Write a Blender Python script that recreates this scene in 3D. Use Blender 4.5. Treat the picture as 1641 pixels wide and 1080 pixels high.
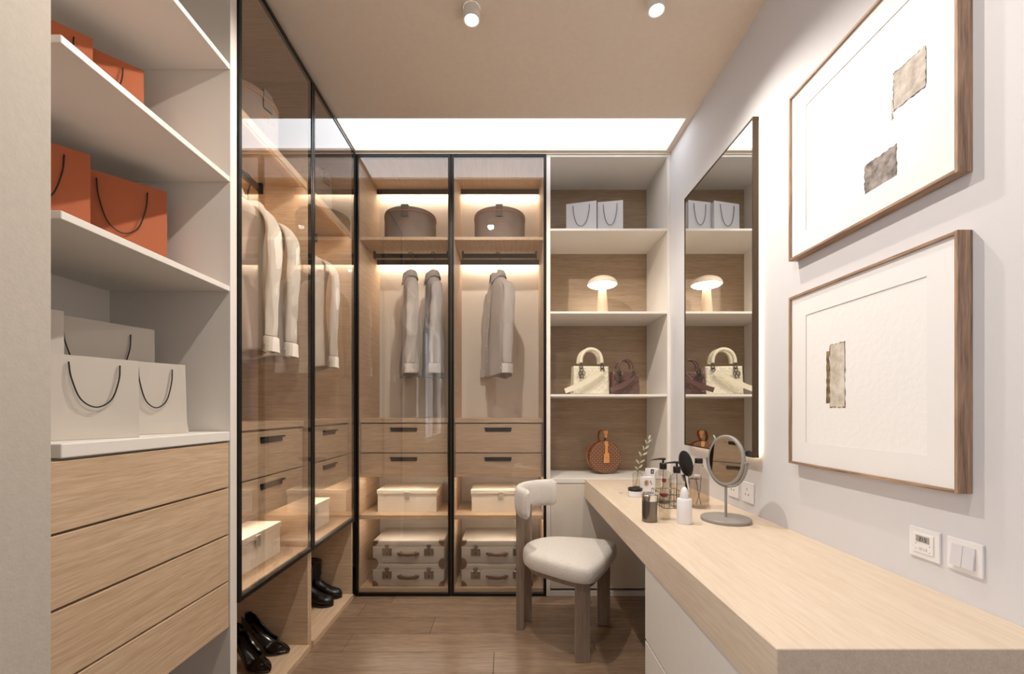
import bpy, bmesh, math, random
from mathutils import Vector, Matrix, noise
random.seed(7)
PI = math.pi
S = bpy.context.scene
C = S.collection
for o in list(bpy.data.objects): bpy.data.objects.remove(o)

# ------------------------------------------------------------ camera
EYE = 1.15
cd = bpy.data.cameras.new('camera'); cam = bpy.data.objects.new('camera', cd); C.objects.link(cam)
cam.location = (0, 0, EYE); cam.rotation_euler = (PI/2, 0, 0)
cd.sensor_width = 36; cd.sensor_fit = 'HORIZONTAL'; cd.lens = 690/1641*36
cd.shift_x = 6.5/1641; cd.shift_y = 119/1641; cd.clip_start = 0.02
S.camera = cam
# ------------------------------------------------------------ world, lights, exposure
w = bpy.data.worlds.new('world'); S.world = w; w.use_nodes = True
bg = w.node_tree.nodes['Background']; bg.inputs[0].default_value = (0.80, 0.88, 1.0, 1); bg.inputs[1].default_value = 1.0
S.view_settings.view_transform = 'Standard'; S.view_settings.look = 'None'
S.view_settings.gamma = 1; S.view_settings.use_curve_mapping = False
S.view_settings.exposure = -0.03
SIDE_FILL_W = 22      # cool side fill through an added, unseen window in the left wall
SPOT_W = 76        # each ceiling downlight
LED_E = 32.0        # wardrobe led strips
MIRROR_E = 6.5
PANEL_E = 2.6
LAMP_E = 9.0
LED_COL = (1.0, 0.89, 0.75)
def area(name, loc, rot, sx, sy, power, col):
    l = bpy.data.lights.new(name, 'AREA'); l.shape = 'RECTANGLE'; l.size = sx; l.size_y = sy
    l.energy = power; l.color = col
    o = bpy.data.objects.new(name, l); C.objects.link(o); o.location = loc; o.rotation_euler = rot
    return o
area('added_side_fill', (-1.16, -0.35, 1.50), (0, -PI/2, 0), 1.5, 1.4, SIDE_FILL_W, (0.90, 0.93, 1.0))  # fill lamp outside the added window, aimed at the right wall

# ------------------------------------------------------------ helpers
WM = {}
def wm(o): return WM.get(o.name, Matrix.Identity(4)) if o else Matrix.Identity(4)
def thing(name, label, cat, loc=(0,0,0), rz=0, group=None, kind=None):
    o = bpy.data.objects.new(name, None); C.objects.link(o)
    o.empty_display_size = 0.05
    o.location = loc; o.rotation_euler = (0, 0, rz)
    WM[o.name] = Matrix.Translation(Vector(loc)) @ Matrix.Rotation(rz, 4, 'Z')
    tag(o, label, cat, group, kind); return o
def tag(o, label=None, cat=None, group=None, kind=None):
    if label: o['label'] = label
    if cat: o['category'] = cat
    if group: o['group'] = group
    if kind: o['kind'] = kind
    return o
def obj(name, bm, m, parent=None, world=False, smooth=False, label=None, kind=None):
    """link a bmesh as ONE object; world=True: the verts are in world space"""
    if world and parent: bm.transform(wm(parent).inverted())
    me = bpy.data.meshes.new(name)
    bmesh.ops.recalc_face_normals(bm, faces=bm.faces[:])
    if smooth:
        for f in bm.faces: f.smooth = True
    bm.to_mesh(me); bm.free()
    if isinstance(m, (list, tuple)):
        for k in m: me.materials.append(k)
    else: me.materials.append(m)
    if smooth:
        try: me.set_sharp_from_angle(angle=math.radians(38))
        except Exception: pass
    o = bpy.data.objects.new(name, me); C.objects.link(o)
    if parent: o.parent = parent; WM[o.name] = wm(parent)
    if label: o['label'] = label
    if kind: o['kind'] = kind
    return o
def BM(): return bmesh.new()
def box(bm, x0, x1, y0, y1, z0, z1, bev=0, seg=1):
    if x0 > x1: x0, x1 = x1, x0
    if y0 > y1: y0, y1 = y1, y0
    if z0 > z1: z0, z1 = z1, z0
    r = bmesh.ops.create_cube(bm, size=1)
    for v in r['verts']:
        v.co = Vector(((x0+x1)/2+v.co.x*(x1-x0), (y0+y1)/2+v.co.y*(y1-y0), (z0+z1)/2+v.co.z*(z1-z0)))
    if bev:
        es = list({e for v in r['verts'] for e in v.link_edges})
        bmesh.ops.bevel(bm, geom=es, offset=bev, segments=seg, affect='EDGES', profile=0.5)
    return bm
def bx(x0, x1, y0, y1, z0, z1, bev=0, seg=1): return box(BM(), x0, x1, y0, y1, z0, z1, bev, seg)
def lathe(bm, prof, n=32, c=(0,0,0), cap=True):
    rings = []
    for r, z in prof:
        rings.append([bm.verts.new((c[0]+max(r,1e-5)*math.cos(2*PI*i/n), c[1]+max(r,1e-5)*math.sin(2*PI*i/n), c[2]+z)) for i in range(n)])
    for a, b in zip(rings, rings[1:]):
        for i in range(n): bm.faces.new((a[i], a[(i+1)%n], b[(i+1)%n], b[i]))
    if cap:
        bm.faces.new(rings[0][::-1]); bm.faces.new(rings[-1])
    return bm
def loft(bm, rings, closed=True, caps=(True, True)):
    vs = [[bm.verts.new(p) for p in r] for r in rings]
    n = len(vs[0])
    for a, b in zip(vs, vs[1:]):
        for i in range(n if closed else n-1): bm.faces.new((a[i], a[(i+1)%n], b[(i+1)%n], b[i]))
    if closed and caps[0]: bm.faces.new(vs[0][::-1])
    if closed and caps[1]: bm.faces.new(vs[-1])
    return bm
def catmull(pts, k=6):
    pts = [Vector(p) for p in pts]; out = []
    P = [pts[0]*2-pts[1]] + pts + [pts[-1]*2-pts[-2]]
    for i in range(1, len(P)-2):
        a, b, c, d = P[i-1:i+3]
        for j in range(k):
            t = j/k
            out.append(0.5*((2*b)+(c-a)*t+(2*a-5*b+4*c-d)*t*t+(3*b-a-3*c+d)*t**3))
    out.append(pts[-1]); return out
def tube(bm, pts, r, n=8, flat=None):
    """tube along pts; r radius or list; flat=(rx, ry, up) gives an elliptic section"""
    pts = [Vector(p) for p in pts]; rings = []
    nrm = None
    for i, p in enumerate(pts):
        t = (pts[min(i+1, len(pts)-1)]-pts[max(i-1, 0)]).normalized()
        if nrm is None:
            up = Vector((0,0,1)) if abs(t.z) < 0.9 else Vector((0,1,0))
            nrm = t.cross(up).normalized()
        nrm = (nrm - t*nrm.dot(t)).normalized()
        b = t.cross(nrm)
        rr = r[i] if isinstance(r, (list, tuple)) else r
        ra, rb = (rr, rr) if flat is None else (rr*flat[0], rr*flat[1])
        rings.append([p+nrm*ra*math.cos(2*PI*k/n)+b*rb*math.sin(2*PI*k/n) for k in range(n)])
    return loft(bm, rings)
def prism(bm, poly, h0, h1, axis='z'):
    """polygon extruded between h0 and h1 along an axis"""
    def P(a, b, h): return {'z': (a, b, h), 'y': (a, h, b), 'x': (h, a, b)}[axis]
    return loft(bm, [[P(a, b, h0) for a, b in poly], [P(a, b, h1) for a, b in poly]])
def copy_tree(o, parent=None):
    c = o.copy(); C.objects.link(c)
    if parent: c.parent = parent
    for ch in list(o.children):
        if ch.name in bpy.data.objects: copy_tree(ch, c)
    return c
def place(o, loc, rz=None, label=None, scale=None):
    o.location = loc
    if rz is not None: o.rotation_euler = (0, 0, rz)
    if scale: o.scale = (scale,)*3
    if label: o['label'] = label
    return o

# ------------------------------------------------------------ materials
def srgb(*c):
    c = [x/255 for x in c]
    return tuple(x/12.92 if x <= 0.04045 else ((x+0.055)/1.055)**2.4 for x in c)
def base(name):
    m = bpy.data.materials.new(name); m.use_nodes = True
    return m, m.node_tree.nodes, m.node_tree.links, m.node_tree.nodes['Principled BSDF']
def mat(name, col, rough=0.5, metal=0.0, bump=0, bscale=200, var=0.0, vscale=6, spec=0.5, coat=0, sheen=0, aniso=None):
    m, N, L, B = base(name)
    B.inputs['Base Color'].default_value = (*col, 1); B.inputs['Roughness'].default_value = rough
    B.inputs['Metallic'].default_value = metal
    B.inputs['Specular IOR Level'].default_value = spec; B.inputs['Coat Weight'].default_value = coat
    B.inputs['Sheen Weight'].default_value = sheen
    tc = N.new('ShaderNodeTexCoord')
    if var:
        n = N.new('ShaderNodeTexNoise'); n.inputs['Scale'].default_value = vscale; n.inputs['Detail'].default_value = 4
        L.new(tc.outputs['Object'], n.inputs['Vector'])
        r = N.new('ShaderNodeValToRGB'); e = r.color_ramp.elements
        e[0].position = 0.3; e[1].position = 0.7
        e[0].color = (*[x*(1-var) for x in col], 1); e[1].color = (*[min(1, x*(1+var)) for x in col], 1)
        L.new(n.outputs['Fac'], r.inputs['Fac']); L.new(r.outputs['Color'], B.inputs['Base Color'])
    if bump:
        n = N.new('ShaderNodeTexNoise'); n.inputs['Scale'].default_value = bscale; n.inputs['Detail'].default_value = 3
        L.new(tc.outputs['Object'], n.inputs['Vector'])
        b = N.new('ShaderNodeBump'); b.inputs['Strength'].default_value = bump; b.inputs['Distance'].default_value = 0.002
        L.new(n.outputs['Fac'], b.inputs['Height']); L.new(b.outputs['Normal'], B.inputs['Normal'])
    return m
def oak(name, axis, light, dark, rough=0.5, fine=1.0, contrast=1.0):
    """fibres run along axis (0 x, 1 y, 2 z)"""
    m, N, L, B = base(name)
    tc = N.new('ShaderNodeTexCoord')
    warp = N.new('ShaderNodeTexNoise'); warp.inputs['Scale'].default_value = 2.2; warp.inputs['Detail'].default_value = 2
    L.new(tc.outputs['Object'], warp.inputs['Vector'])
    mad = N.new('ShaderNodeVectorMath'); mad.operation = 'MULTIPLY_ADD'
    mad.inputs[1].default_value = (0.022,)*3
    L.new(warp.outputs['Color'], mad.inputs[0]); L.new(tc.outputs['Object'], mad.inputs[2])
    def stretched(k_along, k_across, detail):
        mp = N.new('ShaderNodeMapping'); s = [k_across]*3; s[axis] = k_along
        mp.inputs['Scale'].default_value = s
        L.new(mad.outputs[0], mp.inputs['Vector'])
        n = N.new('ShaderNodeTexNoise'); n.inputs['Scale'].default_value = 1; n.inputs['Detail'].default_value = detail
        n.inputs['Roughness'].default_value = 0.6
        L.new(mp.outputs[0], n.inputs['Vector']); return n
    a = stretched(2.0, 60*fine, 4); b = stretched(11, 210*fine, 3)
    mx = N.new('ShaderNodeMath'); mx.operation = 'MULTIPLY_ADD'; mx.inputs[1].default_value = 0.6
    L.new(b.outputs['Fac'], mx.inputs[0])
    m2 = N.new('ShaderNodeMath'); m2.operation = 'MULTIPLY'; m2.inputs[1].default_value = 0.4
    L.new(a.outputs['Fac'], m2.inputs[0]); L.new(m2.outputs[0], mx.inputs[2])
    r = N.new('ShaderNodeValToRGB'); e = r.color_ramp.elements
    e[0].position = 0.5-0.14/contrast; e[1].position = 0.5+0.12/contrast
    e[0].color = (*dark, 1); e[1].color = (*light, 1)
    L.new(mx.outputs[0], r.inputs['Fac']); L.new(r.outputs['Color'], B.inputs['Base Color'])
    B.inputs['Roughness'].default_value = rough
    bp = N.new('ShaderNodeBump'); bp.inputs['Strength'].default_value = 0.18; bp.inputs['Distance'].default_value = 0.001
    L.new(mx.outputs[0], bp.inputs['Height']); L.new(bp.outputs['Normal'], B.inputs['Normal'])
    return m
def emit(name, col, e):
    m, N, L, B = base(name); B.inputs['Base Color'].default_value = (*[min(1, x) for x in col], 1)
    B.inputs['Emission Color'].default_value = (*col, 1); B.inputs['Emission Strength'].default_value = e
    return m
def sheet_glass(name, tint, ior=1.45, rough=0.0):
    m, N, L, B = base(name); N.remove(B)
    out = [n for n in N if n.type == 'OUTPUT_MATERIAL'][0]
    t = N.new('ShaderNodeBsdfTransparent'); t.inputs[0].default_value = (*tint, 1)
    g = N.new('ShaderNodeBsdfGlossy'); g.inputs['Roughness'].default_value = rough
    f = N.new('ShaderNodeFresnel'); f.inputs['IOR'].default_value = ior
    geo = N.new('ShaderNodeNewGeometry')
    mx = N.new('ShaderNodeMixShader')
    # the same reflectance from either side of the sheet
    sub = N.new('ShaderNodeMath'); sub.operation = 'SUBTRACT'; sub.inputs[0].default_value = 1
    L.new(geo.outputs['Backfacing'], sub.inputs[1])
    mul = N.new('ShaderNodeMath'); mul.operation = 'MULTIPLY'
    L.new(f.outputs[0], mul.inputs[0]); L.new(sub.outputs[0], mul.inputs[1])
    add = N.new('ShaderNodeMath'); add.operation = 'MULTIPLY'; add.inputs[1].default_value = 1.9; add.use_clamp = True
    L.new(mul.outputs[0], add.inputs[0])
    L.new(add.outputs[0], mx.inputs[0]); L.new(t.outputs[0], mx.inputs[1]); L.new(g.outputs[0], mx.inputs[2])
    L.new(mx.outputs[0], out.inputs[0]); return m

OAKL, OAKD = srgb(212,186,156), srgb(187,156,125)
oak_x = oak('light_oak_grain_x', 0, OAKL, OAKD)
oak_y = oak('light_oak_grain_y', 1, OAKL, OAKD)
oak_dark = oak('smoked_oak_grain_x', 0, srgb(174,150,124), srgb(148,124,100))
oak_desk = oak('desk_oak_grain_y', 1, srgb(228,211,190), srgb(215,194,170), rough=0.42)
oak_frame = oak('picture_frame_oak', 2, srgb(188,156,128), srgb(120,94,76), rough=0.6)
oak_frame_y = oak('picture_frame_oak_y', 1, srgb(188,156,128), srgb(120,94,76), rough=0.6)
oak_leg = oak('chair_leg_oak', 2, srgb(156,138,122), srgb(130,112,98), rough=0.45)
plank_m = [oak('floor_plank_%s' % 'abc'[i], 0, srgb(*l), srgb(*d), rough=0.27, fine=0.6, contrast=0.8) for i, (l, d) in enumerate(
    [((142,118,97),(110,88,70)), ((136,112,91),(104,83,66)), ((148,124,102),(116,93,74))])]
white_paint = mat('white_lacquer', srgb(232,226,218), 0.45)
cream_panel = mat('cream_lacquer', srgb(226,216,202), 0.5)
wall_paint = mat('wall_paint', srgb(219,217,219), 0.85, bump=0.1, bscale=350)
wall_beige = mat('beige_wall_paint', srgb(194,185,174), 0.85, bump=0.25, bscale=160, var=0.03, vscale=60)
ceil_paint = mat('ceiling_paint', srgb(226,212,197), 0.9, var=0.02, vscale=40)
grout = mat('dark_joint', srgb(62,46,36), 0.8)
black_metal = mat('black_anodised_metal', srgb(34,30,28), 0.35, 0.6)
bronze = mat('bronze_metal', srgb(92,76,62), 0.35, 0.8)
dark_metal = mat('dark_brown_metal', srgb(66,58,52), 0.4, 0.5)
chrome = mat('chrome', (0.8,0.8,0.8), 0.12, 1.0)
steel = mat('aged_steel', srgb(150,140,128), 0.3, 0.9)
mirror_m = mat('mirror_silver', (0.9,0.9,0.88), 0.0, 1.0)
door_glass = sheet_glass('smoky_door_glass', (0.975,0.97,0.965), 1.8)
clear_glass = sheet_glass('clear_bottle_glass', (0.90,0.885,0.86), 1.6)
smoke_glass = sheet_glass('smoked_bottle_glass', (0.84,0.80,0.75), 1.6)
window_glass = sheet_glass('window_glass', (0.97,0.97,0.97))
led_m = emit('led_warm', LED_COL, LED_E)
led_left_m = emit('led_warm_bright', LED_COL, LED_E*1.7)
led_low_m = emit('led_warm_soft', LED_COL, 30.0)
led_fill_m = emit('led_front_fill', LED_COL, 28.0)
led_mirror_m = emit('led_mirror', (1.0,0.80,0.55), MIRROR_E)
panel_m = emit('light_panel', (0.92,0.955,1.0), PANEL_E)
disc_m = emit('downlight_disc', (1.0,0.97,0.93), 6)
lampglow = emit('lamp_diffuser', (1.0,0.93,0.82), LAMP_E)

# ------------------------------------------------------------ the setting
XL, XR, YB, CZ = -0.948, 1.012, 2.68, 2.758
NEAR = -2.6
obj('wall_right', bx(XR, XR+0.1, NEAR, 3.2, 0, CZ+0.1), wall_paint, kind='structure')
b = BM()
wy0, wy1, wz0, wz1 = -1.05, 0.40, 0.78, 2.28
box(b, XL-0.12, XL, NEAR, wy0, 0, CZ); box(b, XL-0.12, XL, wy1, 0.893, 0, CZ)
box(b, XL-0.12, XL, wy0, wy1, 0, wz0); box(b, XL-0.12, XL, wy0, wy1, wz1, CZ)
obj('wall_left', b, wall_beige, kind='structure')
obj('wall_back', bx(-1.5, XR+0.1, 3.2, 3.3, 0, CZ+0.1), wall_paint, kind='structure')
obj('wall_corner', bx(-1.5, -1.4, 0.8, 3.2, 0, CZ+0.1), wall_paint, kind='structure')
obj('wall_near', bx(XL-0.12, XR+0.1, NEAR-0.1, NEAR, 0, CZ), wall_paint, kind='structure')
wf = BM(); ym = (wy0+wy1)/2
for (a, c, d, e) in ((wy0,wy0+.05,wz0,wz1), (wy1-.05,wy1,wz0,wz1), (wy0+.05,wy1-.05,wz0,wz0+.05), (wy0+.05,wy1-.05,wz1-.05,wz1), (ym-.025,ym+.025,wz0+.05,wz1-.05)):
    box(wf, XL-0.10, XL-0.04, a, c, d, e)
wo = obj('added_window', wf, white_paint, kind='structure')  # out-of-view window, added to give the side fill an opening
obj('pane', bx(XL-.073, XL-.067, wy0+.05, ym-.025, wz0+.05, wz1-.05), window_glass, wo)
obj('pane', bx(XL-.073, XL-.067, ym+.025, wy1-.05, wz0+.05, wz1-.05), window_glass, wo)
# ceiling with an opening for the light panel
b = BM()
box(b, -1.5, XR+0.1, NEAR-0.1, 2.366, CZ, CZ+0.05)
box(b, -1.5, -0.942, 2.366, 2.654, CZ, CZ+0.05); box(b, 0.978, XR+0.1, 2.366, 2.654, CZ, CZ+0.05)
box(b, -1.5, XR+0.1, 2.654, 3.2, CZ, CZ+0.05)
obj('ceiling', b, ceil_paint, kind='structure')
obj('trim_1', bx(-0.948, XR, 2.672, 2.70, 2.7475, CZ-0.0005), cream_panel, kind='structure')
tag(obj('ceiling_light_panel', bx(-0.942, 0.978, 2.366, 2.654, CZ+0.014, CZ+0.045), panel_m),
    'long flush white light panel glowing across the ceiling above the back wardrobes', 'ceiling light')
# floor and its planks
fl = obj('floor', bx(-1.5, XR+0.1, NEAR-0.1, 3.3, -0.06, -0.012), grout, kind='structure')
joints = {0:(-.845,.55), 1:(-.405,.8), 2:(-.796,.42), 3:(-.065,), 4:(-.6,.62), 5:(-.25,.9), 6:(-.7,.5)}
y1 = 2.575; row = 0
rows = [(2.575+0.0015, 2.70)]
while y1 > NEAR:
    rows.append((y1-0.173+0.0015, y1-0.0005)); y1 -= 0.173
for k, (ya, yb) in enumerate(rows):
    xs = [-0.98] + [x for x in joints[(k-1) % 7] if True] + [XR]
    xs = sorted(xs)
    for xa, xb in zip(xs, xs[1:]):
        obj('plank', bx(xa+0.0008, xb-0.0008, ya, yb, -0.012, 0.0, 0.0008), plank_m[(k*2+int(xa*10)) % 3], fl)

# ------------------------------------------------------------ ceiling downlights
def downlight(x, y, label, power, cone, blend):
    z = 2.712
    t = thing('ceiling_downlight', label, 'ceiling light', (x, y, z), group='ceiling downlights')
    b = BM(); lathe(b, [(0.0275,0.004),(0.0275,0.0),(0.031,-0.002),(0.033,0.001),(0.033,0.0455)], 32, cap=False)
    obj('housing', b, white_paint, t, smooth=True)
    b = BM(); lathe(b, [(0.027,0.004),(0.027,0.007)], 28); obj('diffuser', b, disc_m, t)
    l = bpy.data.lights.new('downlight_lamp', 'SPOT'); l.energy = power; l.spot_size = math.radians(cone); l.spot_blend = blend
    l.shadow_soft_size = 0.022; l.color = (1.0, 0.93, 0.84)
    o = bpy.data.objects.new('downlight_lamp', l); C.objects.link(o); o.location = (x, y, z-0.004)
    return t
downlight(-0.145, 1.72, 'small white cylinder downlight left of the other one on the ceiling', SPOT_W, 160, .35)
downlight(0.579, 1.678, 'small white cylinder downlight closer to the white wall with pictures', SPOT_W*.6, 128, .7)
downlight(-0.145, 0.60, 'white ceiling downlight over the middle of the room, nearer the camera', SPOT_W*.5, 160, .35)

# ------------------------------------------------------------ wardrobes
H = 2.746
def wardrobe(W, D, low, name_label, loc, rz, backmat, sub):
    """local x along the front, y into the carcass, z up; low = door starts above a shoe niche"""
    t = thing('wardrobe', name_label, 'wardrobe', loc, rz, group='glass-door wardrobes')
    ox, oy = (oak_x, oak_y)      # grain along local x / local y
    T = 0.018
    for x0 in (0.0005, W-T-0.0005):
        obj('side_panel', bx(x0, x0+T, 0.0125, D, 0, H), oy, t)
    obj('back_panel', bx(T+.0005, W-T-.0005, D-0.012, D, 0.0, H), backmat, t)
    i0, i1 = T+.001, W-T-.001
    obj('top_panel', bx(i0, i1, 0.0125, D-.0125, H-0.02, H), oy, t)
    obj('shelf', bx(i0, i1, 0.022, D-.0125, 2.225, 2.245, .001), oy, t)
    obj('shelf', bx(i0, i1, 0.014, D-.0125, 0.474, 0.50, .001), ox, t)
    base_h = 0.03 if low else 0.045
    obj('base_panel', bx(i0, i1, 0.0 if low else 0.014, D-.0125, 0.0, base_h, .001), ox, t)
    # led channels washing the back
    zs = (H-0.0205, 2.2245) if not low else (2.2245,)
    for z in zs:
        ch = obj('led_channel', bx(i0, i1, D-0.075, D-0.066, z-0.034, z), dark_metal, t)
        obj('led_strip', bx(i0+.01, i1-.01, D-0.055, D-0.030, z-0.007, z-0.0005), led_left_m if low else led_m, ch)
    # strips below the drawers and below the box shelf
    for z, yy in (((0.7345, 0.068), (0.4735, 0.05)) if not low else ((0.7345, 0.118),)):
        b = bx(i0+.03, i1-.03, yy, yy+0.012, z-0.004, z-0.0002)
        obj('led_strip', b, led_low_m, t)
    if low:
        obj('shelf_lip', bx(i0+.001, i1-.001, .014, .0215, 2.212, 2.245, .001), ox, t)
        obj('led_strip', bx(i0+.02, i1-.02, .023, .030, 2.2230, 2.2248), led_fill_m, t)  # extra strip hidden behind the lip, added to brighten the shirt fronts
    # hanging rail
    ry, rzz = 0.22, 2.18
    rail = obj('hanging_rail', bx(i0+.025, i1-.025, ry-.007, ry+.007, rzz, rzz+0.03, .002), black_metal, t)
    for xx in (i0+.025, i1-.037):
        obj('rail_bracket', bx(xx, xx+.012, ry-.0095, ry+.0095, rzz-0.003, 2.2248), black_metal, rail)
    # drawer block
    obj('drawer_case', bx(i0, i1, 0.056, D-.0125, 0.735, 1.076), ox, t)
    obj('drawer_top', bx(i0, i1, 0.030, D-.0125, 1.078, 1.105, .001), ox, t)
    for z0, z1 in ((0.735, 0.8835), (0.8895, 1.0695)):
        d = obj('drawer', bx(i0+.002, i1-.006, 0.034, 0.055, z0, z1, .0012), ox, t)
        hx = (i0+i1)/2 - 0.005; hz = z1-0.022
        h = obj('handle', bx(hx-.085, hx+.085, 0.020, 0.034, hz-0.008, hz, .001), black_metal, d)
        b = BM(); prism(b, [(hx-.085, hz-.0082), (hx+.085, hz-.0082), (hx+.081, hz-.026), (hx-.081, hz-.026)], 0.0325, 0.034, 'y')
        obj('recess_shade', b, dark_metal, d)  # flat dark plate, stands in for the shade below the handle bar
    # door
    z0 = 0.478 if low else 0.004
    F = 0.017
    b = BM()
    box(b, 0.0015, F, -0.007, 0.0115, z0, H, .001); box(b, W-F, W-0.0015, -0.007, 0.0115, z0, H, .001)
    box(b, F, W-F, -0.007, 0.0115, z0, z0+F, .001); box(b, F, W-F, -0.007, 0.0115, H-F, H, .001)
    fr = obj('door', b, black_metal, t)
    obj('glass_pane', bx(F, W-F, -0.004, 0.002, z0+F, H-F), door_glass, fr)
    return t
W1 = 0.5765; L1 = 1.507; L2 = L1+W1
wardrobe(W1, 0.42, True, 'near left glass-door wardrobe next to the open shelving, two cream shirts inside', (XL, L1, 0), PI/2, oak_y, 0)
wardrobe(W1, 0.42, True, 'far left glass-door wardrobe in the corner, black ankle boots in its open bottom', (XL, L2+.001, 0), PI/2, oak_y, 0)
W2 = 0.592
wardrobe(W2, 0.45, False, 'back wall glass-door wardrobe in the corner with two hanging coats', (XL+.001, YB, 0), 0, cream_panel, 0)
wardrobe(W2, 0.45, False, 'back wall glass-door wardrobe right of the middle with one hanging coat', (XL+W2+.003, YB, 0), 0, cream_panel, 0)
# corner filler panel that closes the space between both runs of wardrobes is the far side panel itself

# ------------------------------------------------------------ left open shelving
us = thing('open_shelving', 'tall white open shelving with oak drawers on the left, shopping bags on its shelves', 'shelving', (XL, 0.9, 0))
UX = -1.36
def U(name, bm, m=None, p=None): return obj(name, bm, m or white_paint, p or us, world=True)
shade_paint = white_paint
U('side_panel', bx(UX, XL, 1.470, 1.505, 0, H+.01)); U('side_panel', bx(UX, XL-.122, 0.895, 0.913, 0, H+.01))
U('back_panel', bx(UX-.012, UX, 0.895, 1.505, 0, H+.01))
for z in (1.559, 1.9325, 2.316, 2.70):
    U('shelf', bx(UX+.001, XL-.001, 0.914, 1.4695, z, z+0.018, .0012))
U('counter', bx(UX+.001, XL-.0005, 0.914, 1.4695, 1.049, 1.081, .003, 2))
U('drawer_case', bx(UX+.001, XL-.026, 0.914, 1.4695, .4145, 1.046), cream_panel)
zt = 1.0435
for k, (a, c) in enumerate(((.893,1.0435),(.733,.887),(.574,.7265),(.4145,.568))):
    U('drawer', bx(XL-.0245, XL-.004, 0.895, 1.468, a, c, .0012), oak_y)
U('plinth_back', bx(UX+.02, UX+.04, 0.914, 1.4695, 0, .41), white_paint)

# ------------------------------------------------------------ right open shelf unit
rs = thing('open_bookcase', 'white open shelf unit with oak back in the right corner, handbags and lamp on it', 'shelving', (0.63, YB, 0))
def R(name, bm, m=None, p=None, **k): return obj(name, bm, m or white_paint, p or rs, world=True, **k)
RY = 3.08
R('side_panel', bx(0.2395, 0.264, YB, RY, 0, H+.001)); R('side_panel', bx(0.992, 1.0115, YB, RY, 0, H+.001))
R('top_panel', bx(0.2645, 0.9915, YB+.001, RY, 2.734, H))
R('back_panel', bx(0.2645, 0.9915, RY+.0005, RY+.012, 0.7, H), oak_dark)
for z in (2.274, 1.758, 1.242):
    R('shelf', bx(0.2645, 0.9915, YB+.001, RY, z, z+0.014, .001))
R('counter', bx(0.2645, 0.9915, YB+.001, RY, 0.702, 0.73, .001))
R('cabinet_box', bx(0.2645, 0.9915, YB+.03, RY, 0.0, 0.70), dark_metal)
R('cabinet_door', bx(0.266, 0.990, YB+.004, YB+.025, 0.045, 0.699, .001), cream_panel)
R('plinth', bx(0.2645, 0.9915, YB+.001, YB+.029, 0.0, 0.030), white_paint)

# ------------------------------------------------------------ vanity desk
dk = thing('vanity_desk', 'long light oak vanity desk with white drawers along the right wall', 'desk', (0.745, 1.7, 0))
def D_(name, bm, m, p=None, **k): return obj(name, bm, m, p or dk, world=True, **k)
DZ = 0.7265
D_('desktop', bx(0.479, XR-.0005, 0.767, YB-.0005, DZ-.115, DZ, .0015), oak_desk)
D_('pedestal', bx(0.505, XR-.001, 0.80, 1.516, 0.0, DZ-.1155), white_paint)
for a, c in ((0.351, DZ-.118), (0.058, 0.344)):
    D_('drawer', bx(0.483, 0.5045, 0.80, 1.516, a, c, .001), white_paint)
D_('plinth', bx(0.50, 0.5045, 0.80, 1.516, 0.0, 0.05), dark_metal)

# ------------------------------------------------------------ wall mirror
wmir = thing('wall_mirror', 'tall rectangular wall mirror with bronze frame and glowing backlight', 'mirror', (0.98, 2.045, 0.965))
m0, m1, mz0, mz1 = 1.712, 2.378, 0.965, 2.322
def WMr(name, bm, m, p=None): return obj(name, bm, m, p or wmir, world=True)
f = 0.006; b = BM()
box(b, .974, .998, m0, m0+f, mz0, mz1); box(b, .974, .998, m1-f, m1, mz0, mz1)
box(b, .974, .998, m0+f, m1-f, mz0, mz0+f); box(b, .974, .998, m0+f, m1-f, mz1-f, mz1)
WMr('frame', b, bronze)
WMr('mirror_glass', bx(.9765, .990, m0+f, m1-f, mz0+f, mz1-f), mirror_m)
WMr('mounting_plate', bx(.9985, 1.0115, m0+.03, m1-.03, mz0+.03, mz1-.03), dark_metal)
b = BM(); g = 0.014
box(b, 1.0, 1.010, m0+.010, m0+.010+g, mz0+.010, mz1-.010); box(b, 1.0, 1.010, m1-.010-g, m1-.010, mz0+.010, mz1-.010)
box(b, 1.0, 1.010, m0+.025, m1-.025, mz0+.010, mz0+.010+g); box(b, 1.0, 1.010, m0+.025, m1-.025, mz1-.010-g, mz1-.010)
WMr('led_strip', b, led_mirror_m)

# ------------------------------------------------------------ pictures
paper = mat('white_mat_board', srgb(240,238,236), 0.9, bump=0.15, bscale=300)
paper2 = mat('white_art_paper', srgb(243,241,239), 0.95, bump=0.5, bscale=60)
def wash(name, light, dark, edge):
    m, N, L, B = base(name)
    tc = N.new('ShaderNodeTexCoord'); n = N.new('ShaderNodeTexNoise'); n.inputs['Scale'].default_value = 45; n.inputs['Detail'].default_value = 6
    L.new(tc.outputs['Object'], n.inputs['Vector'])
    r = N.new('ShaderNodeValToRGB'); e = r.color_ramp.elements
    e[0].position = .32; e[0].color = (*dark, 1); e[1].position = .66; e[1].color = (*light, 1)
    L.new(n.outputs['Fac'], r.inputs['Fac']); L.new(r.outputs['Color'], B.inputs['Base Color'])
    B.inputs['Roughness'].default_value = .95; return m
ink_light = wash('pale_ink_wash', srgb(214,206,196), srgb(172,162,150), 0)
ink_edge = wash('dark_ink_edge', srgb(140,130,122), srgb(84,74,68), 0)
ink_dark = wash('grey_ink_wash', srgb(170,160,154), srgb(92,84,80), 0)
ink_sepia = wash('sepia_ink_wash', srgb(224,216,203), srgb(190,178,160), 0)
ink_sepia_e = wash('sepia_ink_edge', srgb(152,128,94), srgb(98,76,48), 0)
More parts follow.
